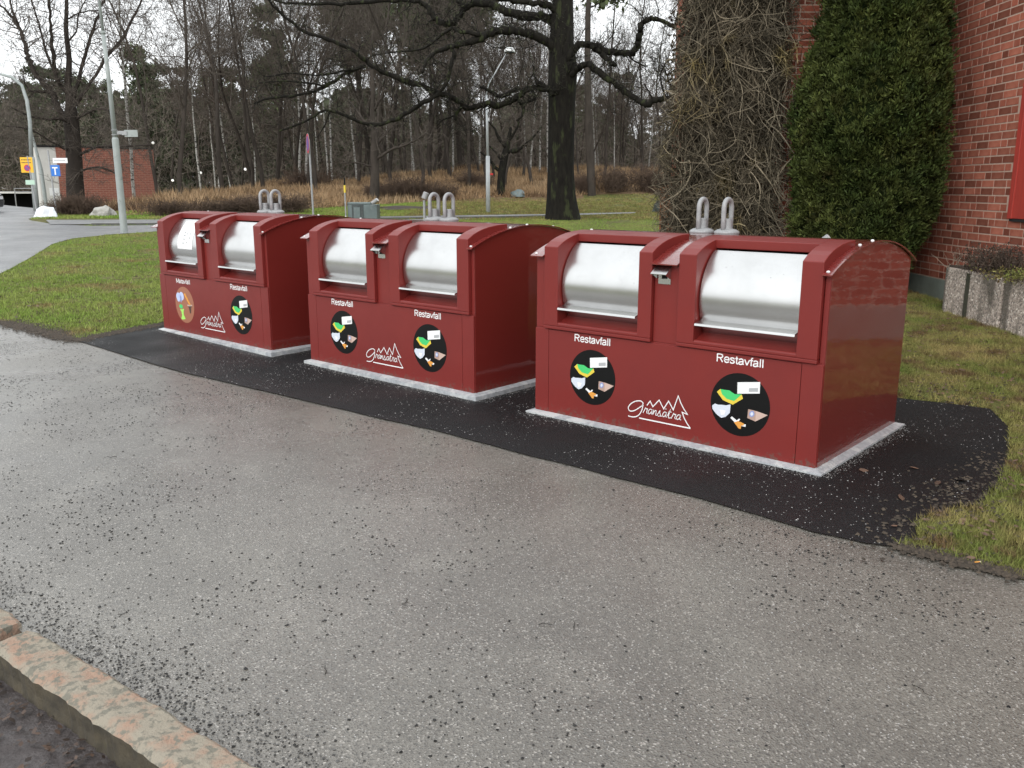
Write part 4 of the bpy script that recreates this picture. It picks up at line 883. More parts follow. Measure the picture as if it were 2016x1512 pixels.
def place(kind, v, x, y, s, label, cat='tree', group=None, rot=None, lean=None, dz=0):
    parts = LIB[kind][v % len(LIB[kind])]
    nm = {'bare': 'bare_tree', 'slim': 'slender_bare_tree', 'birch': 'birch_tree', 'pine': 'pine_tree', 'spruce': 'spruce_tree'}[kind]
    t = thing(nm, label, cat, (x, y, H(x, y) + dz), 0, group); t.scale = (s, s, s)
    t.rotation_euler = (lean[0] if lean else 0, lean[1] if lean else 0, random.uniform(0, 6.28) if rot is None else rot)
    for n_, me_ in parts: link(n_, me_, t)
    return t
# trees one can pick out on the hill: kind, variant, px of trunk, distance, scale, label
sp_ = [('bare', 0, 352, 40, .85, 'dark bare tree at the left end of the dry grass bank, nearest the lamp post'),
       ('slim', 0, 310, 47, .9, 'bare tree beside the right end of the distant brick building'),
       ('bare', 1, 440, 48, .95, 'bare forked tree above the farthest red container'),
       ('slim', 1, 497, 52, 1.0, 'thin bare tree just left of the lifting hooks of the farthest container'),
       ('bare', 2, 545, 56, 1.0, 'bare tree on the bank just right of the farthest container hooks'),
       ('slim', 0, 622, 47, 1.0, 'dark bare tree directly behind the round no parking sign'),
       ('bare', 0, 706, 60, 1.0, 'thick bare tree behind the yellow marker post'),
       ('slim', 1, 736, 48, .95, 'straight dark trunk directly behind the grey cabinet'),
       ('slim', 0, 800, 66, 1.0, 'thin bare tree above the dark earth bed'),
       ('bare', 1, 848, 62, 1.0, 'bare tree rising over the middle container hooks'),
       ('bare', 2, 1095, 55, .4, 'small bare sapling just left of the big oak trunk'),
       ('slim', 1, 1186, 62, 1.0, 'bare tree close to the right side of the big oak trunk'),
       ('slim', 0, 1262, 66, .9, 'pale thin bare tree left of the creeper covered corner'),
       ('bare', 0, 1300, 72, .8, 'bare tree half hidden behind the left edge of the dead creeper'),
       ('bare', 1, 1222, 78, .8, 'bare tree in the gap between the big oak and the creeper')]
for kd_, v, px, Y, s, lab in sp_:
    p = at(px, 370, Y); place(kd_, v, p.x, Y, s, lab)
for v, px, Y, s, lab, ln in [(0, 262, 44, .95, 'leaning white birch in front of the distant brick building', R(-4)), (1, 428, 62, .9, 'white birch between the two bare trees left of the farthest container hooks', R(-3)),
                         (0, 457, 64, 1.0, 'white birch above the right drum of the farthest container', R(-1)), (1, 590, 60, 1.0, 'white birch immediately left of the no parking sign', R(-2)), (0, 603, 63, 1.0, 'white birch half hidden by the no parking sign', 0),
                         (1, 655, 64, .9, 'white birch between the no parking sign and the yellow marker post', 0), (0, 893, 70, .9, 'thin white birch left of the central lamp post', 0), (1, 945, 72, .9, 'thin white birch touching the central lamp post on its left', 0), (0, 1043, 66, .9, 'straight white birch a little left of the big oak trunk', 0),
                         (1, 1062, 68, .9, 'white birch leaning right beside the big oak trunk', R(4)), (0, 1275, 80, .8, 'pale birch near the dead creeper', R(2))]:
    p = at(px, 370, Y); place('birch', v, p.x, Y, s, lab, lean=(0, ln), group=None)
p = at(1168, 300, 50); place('pine', 1, p.x, 50, 1.25, label= 'tall thick pine trunk standing up into the sky just right of the oak')
rf_ = random.Random(77); placed = []
def free(px, Y, dmin):
    for a, b in placed:
        if abs(a - px) < dmin and abs(b - Y) < 5: return False
    placed.append((px, Y)); return True
GL = {'bare': 'bare grey brown tree among many in the wood behind the dry grass bank', 'slim': 'slender bare tree among many in the wood behind the dry grass bank', 'birch': 'thin white stemmed birch among many in the wood behind the bank',
      'pine': 'dark green pine crown among many above the wood', 'spruce': 'dark spruce among many at the back of the wood'}
GG = {'bare': 'bare trees of the background wood', 'slim': 'slender bare trees of the background wood', 'birch': 'birches of the background wood', 'pine': 'pines of the background wood', 'spruce': 'spruces of the background wood'}
def wood(kind, n, px0, px1, Y0, Y1, s0, s1, dmin=8):
    c = 0
    for _ in range(n * 8):
        if c >= n: break
        px, Y = rf_.uniform(px0, px1), rf_.uniform(Y0, Y1)
        if not free(px, Y, dmin): continue
        p = at(px, 370, Y)
        if p.x < -17 and Y < 62: continue
        place(kind, rf_.randrange(3), p.x, Y, rf_.uniform(s0, s1), GL[kind], group=GG[kind], rot=rf_.uniform(0, 6.28)); c += 1
wood('bare', 9, 380, 1060, 50, 60, .8, 1.0, 30); wood('bare', 18, 330, 1130, 62, 90, .72, 1.0); wood('slim', 22, 330, 1130, 60, 92, .75, 1.0); wood('birch', 14, 380, 1130, 62, 85, .7, .95)
wood('bare', 9, 1130, 1420, 64, 95, .5, .66); wood('slim', 10, 1130, 1420, 62, 95, .5, .68); wood('birch', 4, 1130, 1330, 66, 85, .5, .65)
wood('bare', 8, -60, 330, 66, 95, .6, .75)
wood('pine', 10, 545, 940, 64, 92, .95, 1.2); wood('pine', 12, -80, 560, 92, 118, .68, .84); wood('spruce', 24, -120, 560, 85, 115, .68, .86); wood('pine', 8, 1050, 1420, 100, 125, .5, .62)
wood('spruce', 20, 540, 1420, 95, 125, .55, .7, 4)
# the far wood that reads as one mass
n = 80000; X_ = RNG.uniform(-170, 70, n); Y_ = RNG.uniform(126, 142, n); top = 9.5 + 2.0 * np.sin(X_ * .21) + 1.8 * np.sin(X_ * .53 + 1) ; Z_ = top * RNG.uniform(0, 1, n) ** .8 + RNG.normal(0, .5, n)
top2 = np.where(X_ > 8, -3.0, 0); Z_ = np.where(Z_ > top + top2, Z_ - 3, Z_)
P = np.stack([X_, Y_, Z_ + 2], 1); o = link('far_wood', leaf_cloud(P, RNG.normal(size=(n, 3)), 1.3, M['spruce'], 'far_wood', jitter=.9, k=1, aspect=1.3), kind='stuff')
n = 90000; X_ = RNG.uniform(-60, 60, n); Y_ = RNG.uniform(72, 124, n); Z_ = Hn(X_, Y_) + RNG.uniform(0, 1, n) ** 1.3 * 9; P = np.stack([X_, Y_, Z_], 1)
d = RNG.normal(size=(n, 3)); d[:, 2] = np.abs(d[:, 2]) * 1.2; d /= np.linalg.norm(d, axis=1, keepdims=True); s = np.cross(d, RNG.normal(size=(n, 3))); s /= np.linalg.norm(s, axis=1, keepdims=True); ln = RNG.uniform(.8, 2.6, (n, 1))
V = np.stack([P - s * .018, P + s * .018, P + d * ln], 1).reshape(-1, 3); link('undergrowth_twigs', npmesh('undergrowth_twigs', V, np.arange(n * 3).reshape(-1, 3), mat('undergrowth_twig', (.16, .13, .105), (.11, .09, .073), scale=.2, rough=.9)), kind='stuff')

# traced trees: limbs follow the photograph's branching at their own distance, with depth to every limb
def spline(pts, k=5):
    q_ = []
    for i in range(len(pts) - 1):
        p0, p1, p2, p3 = pts[max(i - 1, 0)], pts[i], pts[i + 1], pts[min(i + 2, len(pts) - 1)]
        for j in range(k): t = j / k; q_.append(.5 * ((2 * p1) + (-p0 + p2) * t + (2 * p0 - 5 * p1 + 4 * p2 - p3) * t * t + (-p0 + 3 * p1 - 3 * p2 + p3) * t ** 3))
    q_.append(pts[-1]); return q_
TW = dict(seg=[5, 4, 3], wig=[.3, .35, .35], up=[.07, .05, .02], ch=[5, 3], ang=[(30, 75), (30, 75)], len=[.55, .55], rk=[.6, .6], rmin=.006, **{'from': [.15, .15]})
def traced(name, label, Y, trunk, limbs, tm, cm, seed, twig=1.0, tlen=1.3):
    base = trunk[0]; bp = at(base[0], base[1], Y); t = thing(name, label, 'tree', bp); rs = random.Random(seed)
    sc = Y / FPX
    def conv(pl, depth0, dslope):
        out = []
        for i, (px, py, w_) in enumerate(pl):
            Yd = Y + depth0 + dslope * i / max(1, len(pl) - 1); out.append((at(px, py, Yd) - bp, w_ * .5 * Yd / FPX))
        return out
    tr = MB(); c = conv(trunk, 0, 0); pts = spline([Vector((*p, r_)) if False else p for p, r_ in c], 4); rr = []
    for i in range(len(c) - 1):
        for j in range(4): rr.append(lerp(c[i][1], c[i + 1][1], j / 4))
    rr.append(c[-1][1]); tr.tube(pts, rr, 16); tr.build('trunk', tm, t, smooth=True)
    tw_ = MB()
    for li, (pl, d0, ds) in enumerate(limbs):
        c = conv(pl, d0, ds); pts = spline([p for p, _ in c], 4); rr = []
        for i in range(len(c) - 1):
            for j in range(4): rr.append(lerp(c[i][1], c[i + 1][1], j / 4))
        rr.append(c[-1][1])
        pts = [p + Vector((rs.gauss(0, .25), rs.gauss(0, .6), rs.gauss(0, .25))) * min(r_, .08) for p, r_ in zip(pts, rr)]
        rr = [r_ * rs.uniform(.88, 1.15) for r_ in rr]
        lb = MB(); lb.tube(pts, rr, 9); lb.build('limb', tm, t, smooth=True)
        for i in range(1, len(pts)):
            seglen = (pts[i] - pts[i - 1]).length
            for _ in range(int(seglen * 3.4 * twig + rs.random())):
                dv = (pts[i] - pts[i - 1]).normalized(); sd = dv.cross(Vector((rs.gauss(0, 1), rs.gauss(0, 1), rs.gauss(0, 1)))).normalized(); sd.z += .35
                nd = (dv * rs.uniform(0, .8) + sd).normalized(); grow((tw_, tw_), pts[i], nd, tlen * rs.uniform(.25, 1.1), max(.008, min(.022, rr[i] * .35)), 0, TW, rs)
    tw_.build('twigs', cm, t); return t
OAKT = [(1108, 436, 74), (1107, 420, 66), (1105, 385, 56), (1104, 330, 50), (1105, 270, 50), (1106, 200, 51), (1107, 165, 54), (1108, 130, 54), (1106, 90, 46), (1107, 40, 42), (1108, 0, 38), (1110, -60, 34), (1104, -140, 26), (1108, -220, 16), (1100, -300, 6)]
L_ = [([(1112, 128, 16), (1122, 108, 15), (1140, 90, 14), (1160, 87, 13), (1180, 95, 13), (1205, 104, 12), (1228, 105, 12), (1246, 103, 12), (1256, 88, 12), (1259, 66, 11), (1264, 45, 10), (1275, 37, 9), (1292, 36, 8), (1310, 42, 8), (1332, 52, 7), (1360, 54, 6), (1390, 60, 4)], -.3, -1.5),
      ([(1165, 90, 10), (1182, 104, 10), (1197, 118, 9), (1206, 127, 9), (1212, 129, 6)], -.7, -.3), ([(1236, 108, 4), (1250, 121, 3), (1270, 130, 2)], -1, .4),
      ([(1112, 160, 14), (1128, 145, 12), (1142, 132, 11), (1158, 126, 11), (1170, 135, 12), (1200, 158, 12), (1230, 178, 12), (1256, 198, 12), (1272, 203, 12), (1292, 197, 11), (1312, 195, 10), (1330, 187, 8), (1352, 176, 5)], -.2, -2.2),
      ([(1328, 188, 5), (1318, 165, 4), (1312, 145, 3), (1300, 122, 2)], -2.1, .3), ([(1288, 200, 4), (1278, 182, 3), (1268, 166, 2)], -1.8, .2), ([(1312, 195, 4), (1300, 150, 3), (1316, 118, 3), (1336, 122, 2)], -2, .6),
      ([(1108, 75, 20), (1095, 48, 18), (1075, 34, 17), (1050, 31, 16), (1020, 30, 16), (992, 21, 15), (970, 9, 14), (940, 5, 13), (920, 13, 13), (905, 28, 12), (893, 42, 12), (878, 47, 11), (862, 42, 11), (850, 28, 10), (840, 12, 9), (825, 3, 9), (800, 0, 8), (750, 2, 7), (700, 6, 7), (660, 8, 6), (600, 8, 5), (555, 4, 4), (520, -8, 3)], -.2, 2.5),
      ([(918, 14, 8), (903, 3, 8), (892, -12, 6), (880, -40, 5)], .6, .5), ([(1105, 30, 14), (1080, 12, 12), (1050, 6, 10), (1010, 2, 9), (975, -8, 8), (930, -30, 6)], 0, -1.5),
      ([(1108, 128, 20), (1092, 100, 18), (1078, 84, 17), (1055, 70, 16), (1030, 64, 15), (1005, 61, 15), (985, 60, 15), (962, 66, 14), (940, 78, 13), (912, 85, 11), (895, 90, 10), (878, 95, 9), (860, 102, 8), (844, 113, 7), (837, 128, 6), (832, 142, 4)], .1, -2.5),
      ([(948, 68, 7), (922, 64, 7), (903, 62, 6), (893, 55, 6), (880, 62, 5), (860, 76, 5), (840, 92, 4), (822, 98, 4), (790, 101, 3), (758, 105, 2)], -1.4, .8),
      ([(890, 92, 8), (894, 108, 8), (887, 130, 7), (883, 150, 7), (876, 170, 6), (866, 180, 5)], -1.8, -.2),
      ([(1104, 190, 14), (1085, 178, 13), (1068, 168, 11), (1056, 160, 8)], -.2, -.5),
      ([(1100, 182, 10), (1070, 176, 10), (1045, 174, 11), (1022, 188, 12), (1002, 200, 12), (982, 209, 12), (960, 203, 11), (940, 210, 10), (920, 212, 10), (905, 201, 10), (880, 188, 10), (860, 182, 10), (840, 172, 10), (820, 165, 10), (790, 157, 10), (760, 145, 9), (735, 131, 8), (710, 111, 8), (690, 96, 7), (670, 88, 7), (640, 75, 7), (600, 62, 6), (570, 40, 6), (545, 18, 5), (525, -4, 4)], -.4, -2.2),
      ([(718, 131, 7), (690, 140, 6), (665, 155, 6), (640, 170, 6), (610, 182, 5), (560, 190, 5), (530, 193, 4), (500, 204, 3)], -2.2, .8), ([(692, 137, 4), (650, 145, 4), (620, 148, 3), (570, 145, 3), (520, 152, 2)], -2.2, 1.2), ([(640, 168, 4), (600, 163, 4), (560, 160, 3), (510, 163, 2)], -2, .8),
      ([(864, 183, 9), (840, 200, 8), (812, 215, 8), (790, 228, 8), (762, 240, 7), (745, 245, 7), (716, 243, 6), (690, 232, 6), (665, 222, 5), (636, 219, 5), (600, 240, 4), (550, 258, 3)], -1.8, -1.0),
      ([(906, 212, 7), (898, 225, 7), (897, 236, 5)], -1, -.1), ([(897, 227, 4), (875, 235, 3), (862, 245, 2)], -1, -.2), ([(1022, 198, 7), (1030, 213, 6), (1028, 228, 5), (1018, 237, 4)], -.8, -.3), ([(1022, 172, 7), (1000, 185, 8), (982, 190, 8), (970, 182, 7), (955, 173, 6), (945, 172, 5)], -.6, .2),
      ([(1040, 176, 6), (1055, 190, 5), (1035, 203, 5), (1020, 200, 4)], -.6, -.4), ([(650, 220, 3), (640, 245, 3), (625, 270, 2)], -2.4, -.3), ([(1110, -60, 20), (1150, -110, 15), (1200, -150, 11), (1260, -160, 7)], 0, 2), ([(1108, -100, 18), (1060, -160, 13), (1000, -190, 9), (930, -200, 5)], 0, -2)]
oak = traced('oak_tree', 'big old bare oak with crooked mossy limbs standing on the lawn behind the containers', 30.6, OAKT, L_, M['bark_oak'], M['bark_twig'], 5)
LT0 = [(152, 428, 52), (150, 400, 42), (147, 350, 38), (146, 312, 36), (143, 270, 34), (140, 235, 34), (139, 205, 22), (134, 165, 15), (136, 115, 12), (130, 60, 10), (131, 0, 8), (124, -80, 6), (126, -160, 4)]
LL = [([(143, 262, 24), (128, 232, 20), (112, 205, 18), (100, 180, 18), (82, 160, 17), (66, 138, 16), (56, 115, 15), (52, 95, 12), (40, 62, 9), (24, 35, 8), (5, 15, 6), (-20, 0, 4)], 0, 1.5), ([(54, 100, 9), (44, 70, 9), (33, 40, 8), (22, 15, 6), (16, -20, 4)], 1, .8),
      ([(100, 182, 10), (80, 180, 9), (62, 180, 7), (50, 165, 5), (46, 150, 4)], .4, -1), ([(138, 190, 14), (118, 165, 11), (107, 130, 12), (103, 90, 11), (99, 50, 9), (96, 0, 8), (92, -60, 6)], 0, -1), ([(120, 168, 8), (94, 110, 7), (82, 70, 6), (74, 38, 5), (62, 0, 4)], -.4, -1),
      ([(142, 200, 13), (155, 150, 11), (166, 110, 10), (182, 62, 8), (193, 30, 7), (205, 0, 6)], 0, 1.2), ([(143, 215, 12), (180, 160, 9), (205, 118, 10), (232, 88, 10), (252, 55, 8), (272, 15, 6), (290, -30, 4)], 0, 2), ([(131, 85, 6), (150, 62, 5), (155, 28, 4), (172, -5, 3)], 0, .5), ([(131, 40, 5), (150, 28, 4), (175, 22, 4), (196, 20, 3)], 0, .8),
      ([(145, 250, 9), (120, 235, 8), (70, 232, 6), (20, 210, 4)], 0, -2), ([(147, 300, 8), (110, 285, 6), (60, 255, 5), (10, 248, 3)], 0, -2), ([(148, 310, 9), (190, 290, 7), (240, 288, 6), (300, 285, 4)], 0, -2), ([(149, 340, 8), (195, 330, 6), (235, 345, 4)], 0, -1), ([(145, 240, 8), (190, 215, 6), (230, 225, 4), (270, 260, 3)], 0, -2)]
LT = [(x, y, w_ * .8) for x, y, w_ in LT0]; LL = [([(x, y, w_ * .6) for x, y, w_ in a], b, c_) for a, b, c_ in LL]
traced('bare_tree', 'big brown many limbed bare tree in front of the distant brick building', 40.0, LT, LL, M['bark_left'], M['ftwig'], 9, twig=1.7, tlen=2.0)
SO = [(968, 384, 20), (970, 372, 16), (972, 340, 15), (978, 305, 14), (984, 280, 9), (990, 250, 5)]
SL = [([(972, 340, 7), (955, 325, 6), (945, 312, 5), (930, 300, 3)], 0, 0), ([(977, 300, 9), (1000, 296, 8), (1018, 285, 6), (1035, 270, 4), (1050, 250, 3)], 0, .5), ([(980, 290, 7), (965, 270, 6), (955, 250, 4), (940, 235, 3)], 0, -.5), ([(975, 320, 6), (960, 300, 4), (940, 280, 3)], 0, .4), ([(984, 280, 5), (1000, 255, 4), (1010, 230, 3)], 0, -.3)]
SO = [(x + 16, y, w_) for x, y, w_ in SO]; SL = [([(x + 16, y, w_) for x, y, w_ in a], b, c_) for a, b, c_ in SL]
traced('small_oak_tree', 'small gnarled bare oak between the central lamp post and the big oak', 49, SO, SL, M['bark_oak'], M['ftwig'], 12, twig=1.2, tlen=2.0)
ML = [(737, 392, 20), (738, 350, 17), (737, 310, 16), (738, 275, 14), (733, 230, 10), (735, 180, 8), (730, 120, 6), (735, 60, 4)]
ML2 = [([(740, 315, 7), (770, 295, 5), (800, 285, 4), (840, 262, 3)], 0, -1), ([(738, 285, 7), (755, 268, 6), (775, 245, 4), (800, 222, 3)], 0, .8), ([(736, 260, 6), (710, 230, 5), (690, 200, 3)], 0, 1), ([(735, 220, 5), (755, 180, 4), (765, 140, 3)], 0, -.6), ([(737, 330, 4), (700, 320, 3), (670, 322, 2)], 0, -.5)]
traced('bare_tree', 'bare tree with low spreading limbs right behind the grey cabinet', 44, ML, ML2, M['bark'], M['ftwig'], 14, twig=1.1, tlen=1.8)

# shrubs
def shrub_mesh(seed, n=150):
    rs = random.Random(seed); mb = MB(); cfg = dict(seg=[5, 4, 3], wig=[.2, .28, .3], up=[.02, .03, 0], ch=[5, 3], ang=[(20, 50), (20, 55)], len=[.5, .5], rk=[.6, .6], rmin=.006, **{'from': [.2, .15]})
    for i in range(n):
        a = rs.uniform(0, 6.28); s_ = rs.uniform(0, .8); p = Vector((rs.gauss(0, .5), rs.gauss(0, .3), 0)); grow((mb, mb), p, Vector((math.cos(a) * s_, math.sin(a) * s_, 1)).normalized(), rs.uniform(.7, 1.4), .009, 0, cfg, rs)
    return mb.mesh('branches', M['bush'])
SH = [shrub_mesh(31), shrub_mesh(32)]
for i, (px, py, w_, h_, lab) in enumerate([(138, 423, 1.4, .8, 'brown leafless shrub just right of the white bag'), (165, 423, 1.3, .9, 'brown leafless shrub at the foot of the big tree on the far left'), (116, 421, .8, .6, 'brown leafless shrub behind the sign post with the blue sign'), (430, 424, 1.8, .7, 'brown shrub above the right drum of the farthest container'),
        (490, 422, 1.9, .8, 'brown shrub behind the hooks of the farthest container'), (560, 420, 1.9, .9, 'brown shrub left of the no parking sign pole'), (800, 396, 2.2, 1.5, 'broad brown shrub behind the dark earth bed'), (860, 395, 1.8, 1.1, 'brown shrub behind the hooks of the middle container'), (745, 396, 1.5, 1.0, 'brown shrub behind the tube on the grey cabinet'),
        (1210, 378, 2.0, 1.6, 'brown shrub right of the big oak trunk'), (1280, 378, 2.2, 1.7, 'brown shrub left of the dead creeper'), (1150, 380, 1.6, 1.3, 'brown shrub half hidden behind the big oak trunk'), (330, 425, 1.4, .7, 'low brown shrub right of the near lamp post'), (610, 375, 2.4, 1.5, 'brown shrub on the bank behind the no parking sign'), (930, 372, 2.2, 1.2, 'brown shrub on the bank left of the central lamp post')]):
    p = ground(px, py); t = thing('brown_shrub', lab, 'shrub', p, random.uniform(0, 6.28), 'leafless shrubs along the dry grass bank'); t.scale = (w_ * .5, w_ * .5, h_ * .62); link('branches', SH[i % 2], t)

# ================================================================== street furniture and far things
def lamp_post(name, label, pts, rad, loc):
    t = thing(name, label, 'lamp post', loc); return t
t = thing('lamp_post', 'thick grey lamp post with a sign bracket standing at the corner of the left lawn', 'lamp post', (-10.73, 24.38, .37))
m_ = MB(); m_.lathe([(.10, -.2), (.10, .02), (.095, .03), (.088, 2.44), (.086, 2.50), (.066, 2.54)], 20); m_.build('base_pole', M['pole'], t, smooth=False)
m_ = MB(); m_.tube([(0, 0, 2.5), (-.02, 0, 4.1), (-.05, 0, 5.2)], [.064, .054, .05], 16); m_.tube([(-.05, 0, 5.2), (-.1, 0, 7.8)], [.038, .03], 14); m_.lathe([(.06, 5.16), (.06, 5.24)], 16, (-.05, 0, 0)); m_.build('pole', M['pole'], t, smooth=True)
m_ = MB(); m_.box(.06, .26, -.012, .012, 2.62, 2.71); m_.lathe([(.082, 2.6), (.082, 2.62)], 16); m_.lathe([(.082, 2.72), (.082, 2.74)], 16); m_.build('bracket', M['galv'], t)
s_ = thing('street_name_sign', 'blank pale grey back of a street name sign held by the near lamp post', 'sign', (-10.73, 24.38, .37)); m_ = MB(); m_.box(.262, .62, -.006, .006, 2.555, 2.735); m_.build('sign_plate', M['pole'], s_); m_ = MB(); m_.box(.2, .34, -.03, -.008, 2.6, 2.70); m_.build('clamp', M['galv'], s_)
t = thing('lamp_post', 'grey lamp post with a curved arm reaching out of the picture at the far left', 'lamp post', (-19.71, 36.72, .6))
m_ = MB(); m_.tube([(0, 0, -.2), (.05, 0, 2.2)], [.12, .115], 14); m_.tube([(.05, 0, 2.2), (.16, 0, 3.6), (.14, 0, 4.4), (0, 0, 5.0), (-.35, 0, 5.3), (-.9, 0, 5.45), (-1.6, 0, 5.5)], [.08, .075, .07, .06, .055, .05, .05], 12); m_.build('pole', M['pole'], t, smooth=True)
m_ = MB(); m_.tube([(-1.5, 0, 5.5), (-1.8, 0, 5.49), (-2.15, 0, 5.44)], [.06, .12, .07], 10); m_.build('lamp_head', M['lampoff'], t)
p = at(92, 410, 42); t = thing('lamp_post', 'thin grey post standing just right of the curved arm lamp post', 'lamp post', (p.x, 42, H(p.x, 42))); m_ = MB(); m_.tube([(0, 0, -.2), (-.05, 0, 2), (-.3, 0, 3.7)], [.09, .08, .05], 10); m_.build('pole', M['pole'], t)
# central park lamp
t = thing('lamp_post', 'pale slim lamp post with a tilted round white head left of the big oak', 'lamp post', (-.957, 35.47, .6))
m_ = MB(); m_.tube([(0, 0, -.2), (0, 0, 2.2)], [.085, .08], 12); m_.tube([(0, 0, 2.2), (-.04, 0, 4.5)], [.052, .042], 12); m_.tube([(-.04, 0, 4.5), (.05, 0, 4.9), (.75, 0, 6.05)], [.028, .025, .02], 8); m_.build('pole', M['paleposts'], t, smooth=True)
m_ = MB(); m_.lathe([(.02, .16), (.12, .13), (.19, .06), (.21, 0), (.2, -.03)], 16, (.86, 0, 6.1)); m_.build('lamp_head', M['lampoff'], t, smooth=True); m_ = MB(); m_.lathe([(.17, -.08), (.19, -.035)], 14, (.86, 0, 6.1)); m_.build('lamp_glass', M['glass'], t)
for px, py, Y, lab in [(301, 281, 62, 'highest small white glowing path lamp in the wood, above the distant brick building'), (395, 340, 64, 'white glowing path lamp in the wood right of the brick building'), (340, 355, 66, 'lowest small white glowing path lamp near the right end of the brick building'), (483, 333, 58, 'brightest white glowing path lamp in the wood, left of the farthest container hooks')]:
    p = at(px, py, Y); t = thing('path_lamp', lab, 'lamp', (p.x, Y, H(p.x, Y)), 0, 'glowing path lamps in the wood'); hgt = max(.8, p.z - H(p.x, Y)); m_ = MB(); m_.tube([(0, 0, -.2), (0, 0, hgt - .09)], .022, 8); m_.build('pole', M['bark'], t)
    m_ = MB(); m_.lathe([(.03, -.10), (.08, -.06), (.095, 0), (.07, .06), (.02, .08)], 12, (0, 0, hgt)); m_.build('globe', M['lamp'], t, smooth=True)
# signs at the far left corner
p = at(60, 430, 35.5); t = thing('parking_sign', 'yellow temporary no parking sign beside the curved arm lamp post', 'sign', (p.x + .35, 35.4, .6))
m_ = MB(); m_.tube([(0, 0, -.1), (-.12, 0, 2.2)], .032, 8); m_.build('pole', M['galv'], t)
m_ = MB(); m_.box(-.42, .06, -.02, 0, 1.56, 2.15); m_.build('sign_plate', M['syel'], t)
m_ = MB(); m_.tube([(-.17, -.022, 1.74), (-.17, -.028, 1.74)], .13, 20, mi=1); m_.tube([(-.17, -.026, 1.74), (-.17, -.032, 1.74)], .095, 20, mi=0)
a0 = Vector((-.24, -.036, 1.81)); m_.add([(-.25, -.036, 1.80), (-.235, -.036, 1.82), (-.09, -.036, 1.68), (-.105, -.036, 1.66)], [(0, 1, 2, 3)], mi=1); m_.build('no_parking_symbol', [M['spurple'], M['sred']], t)
for wd_, z0, x0, x1 in (('STÄDGATA', 2.03, -.38, .02), ('BUSSGATA', 1.92, -.36, .0)): pass
m_ = MB()
for z0 in (2.03, 1.925):
    for i in range(7): m_.box(-.37 + i * .055, -.37 + i * .055 + .038, -.0225, -.0205, z0, z0 + .04)
m_.build('text_lines', M['pdk'], t)
p = at(60, 359, 35.4); s_ = thing('address_sign', 'small pale green sign below the yellow parking sign', 'sign', (p.x, 35.35, p.z)); m_ = MB(); m_.box(-.16, .2, -.015, 0, -.09, .09); m_.build('sign_plate', mat('pale_green_sign', (.45, .62, .5), rough=.5), s_)
p = at(113, 430, 33); t = thing('dead_end_sign', 'blue dead end sign on a thin post right of the white bag', 'sign', (-17.1, 33, .57)); X0 = at(109, 336, 33)
m_ = MB(); m_.tube([(.12, 0, -.1), (.06, 0, 2.35)], .03, 8); m_.build('pole', M['galv'], t)
cx_, cz_ = X0.x + 17.1, X0.z - .57; m_ = MB(); m_.prism([(cx_ - .18, cz_ - .2), (cx_ + .18, cz_ - .2), (cx_ + .18, cz_ + .2), (cx_ - .18, cz_ + .2)], -.02, 0, axis='y'); m_.build('sign_plate', M['sblue'], t, bevel=.01)
m_ = MB(); m_.box(cx_ - .025, cx_ + .025, -.024, -.0205, cz_ - .15, cz_ + .08); m_.box(cx_ - .10, cx_ + .10, -.024, -.0205, cz_ + .081, cz_ + .13); m_.build('t_symbol', M['white'], t)
X1 = at(118, 316, 33); s_ = thing('street_name_sign', 'white street name sign on top of the blue dead end sign post', 'sign', (X1.x, 33, X1.z)); m_ = MB(); m_.box(-.26, .28, -.012, 0, -.09, .09); m_.build('sign_plate', M['white'], s_)
m_ = MB()
for i in range(9): m_.box(-.2 + i * .045, -.2 + i * .045 + .032, -.0145, -.0125, -.02, .03)
m_.build('text_line', M['pgrey'], s_)
# edge-on no parking sign
t = thing('no_parking_sign', 'round blue and red no parking sign seen almost edge on above the farthest container', 'sign', (-7.38, 32.87, .55)); m_ = MB(); m_.tube([(0, 0, -.1), (-.03, 0, 2.75)], .035, 10); m_.build('pole', M['galv'], t)
dr = Vector((.97, -.25, 0)); up_ = Vector((0, 0, 1)); sd = Vector((.25, .97, 0))
def disc(mb, c, n_, r_, th_, mi):
    a_ = n_.cross(up_).normalized(); vs = [];
    for k_ in (0, th_): vs += [c + n_ * k_ + a_ * r_ * math.cos(j * math.pi / 12) + up_ * r_ * math.sin(j * math.pi / 12) for j in range(24)]
    mb.add(vs, [tuple(range(24)), tuple(range(47, 23, -1))] + [(j, (j + 1) % 24, 24 + (j + 1) % 24, 24 + j) for j in range(24)], mi=mi)
m_ = MB(); cc = Vector((-.06, -.02, 2.6)); nn = Vector((-.93, -.36, 0)).normalized(); disc(m_, cc, nn, .36, .012, 0); disc(m_, cc + nn * .0125, nn, .345, .003, 1); disc(m_, cc + nn * .016, nn, .27, .003, 2); m_.build('sign_disc', [M['galv'], M['sred'], M['spurple']], t)
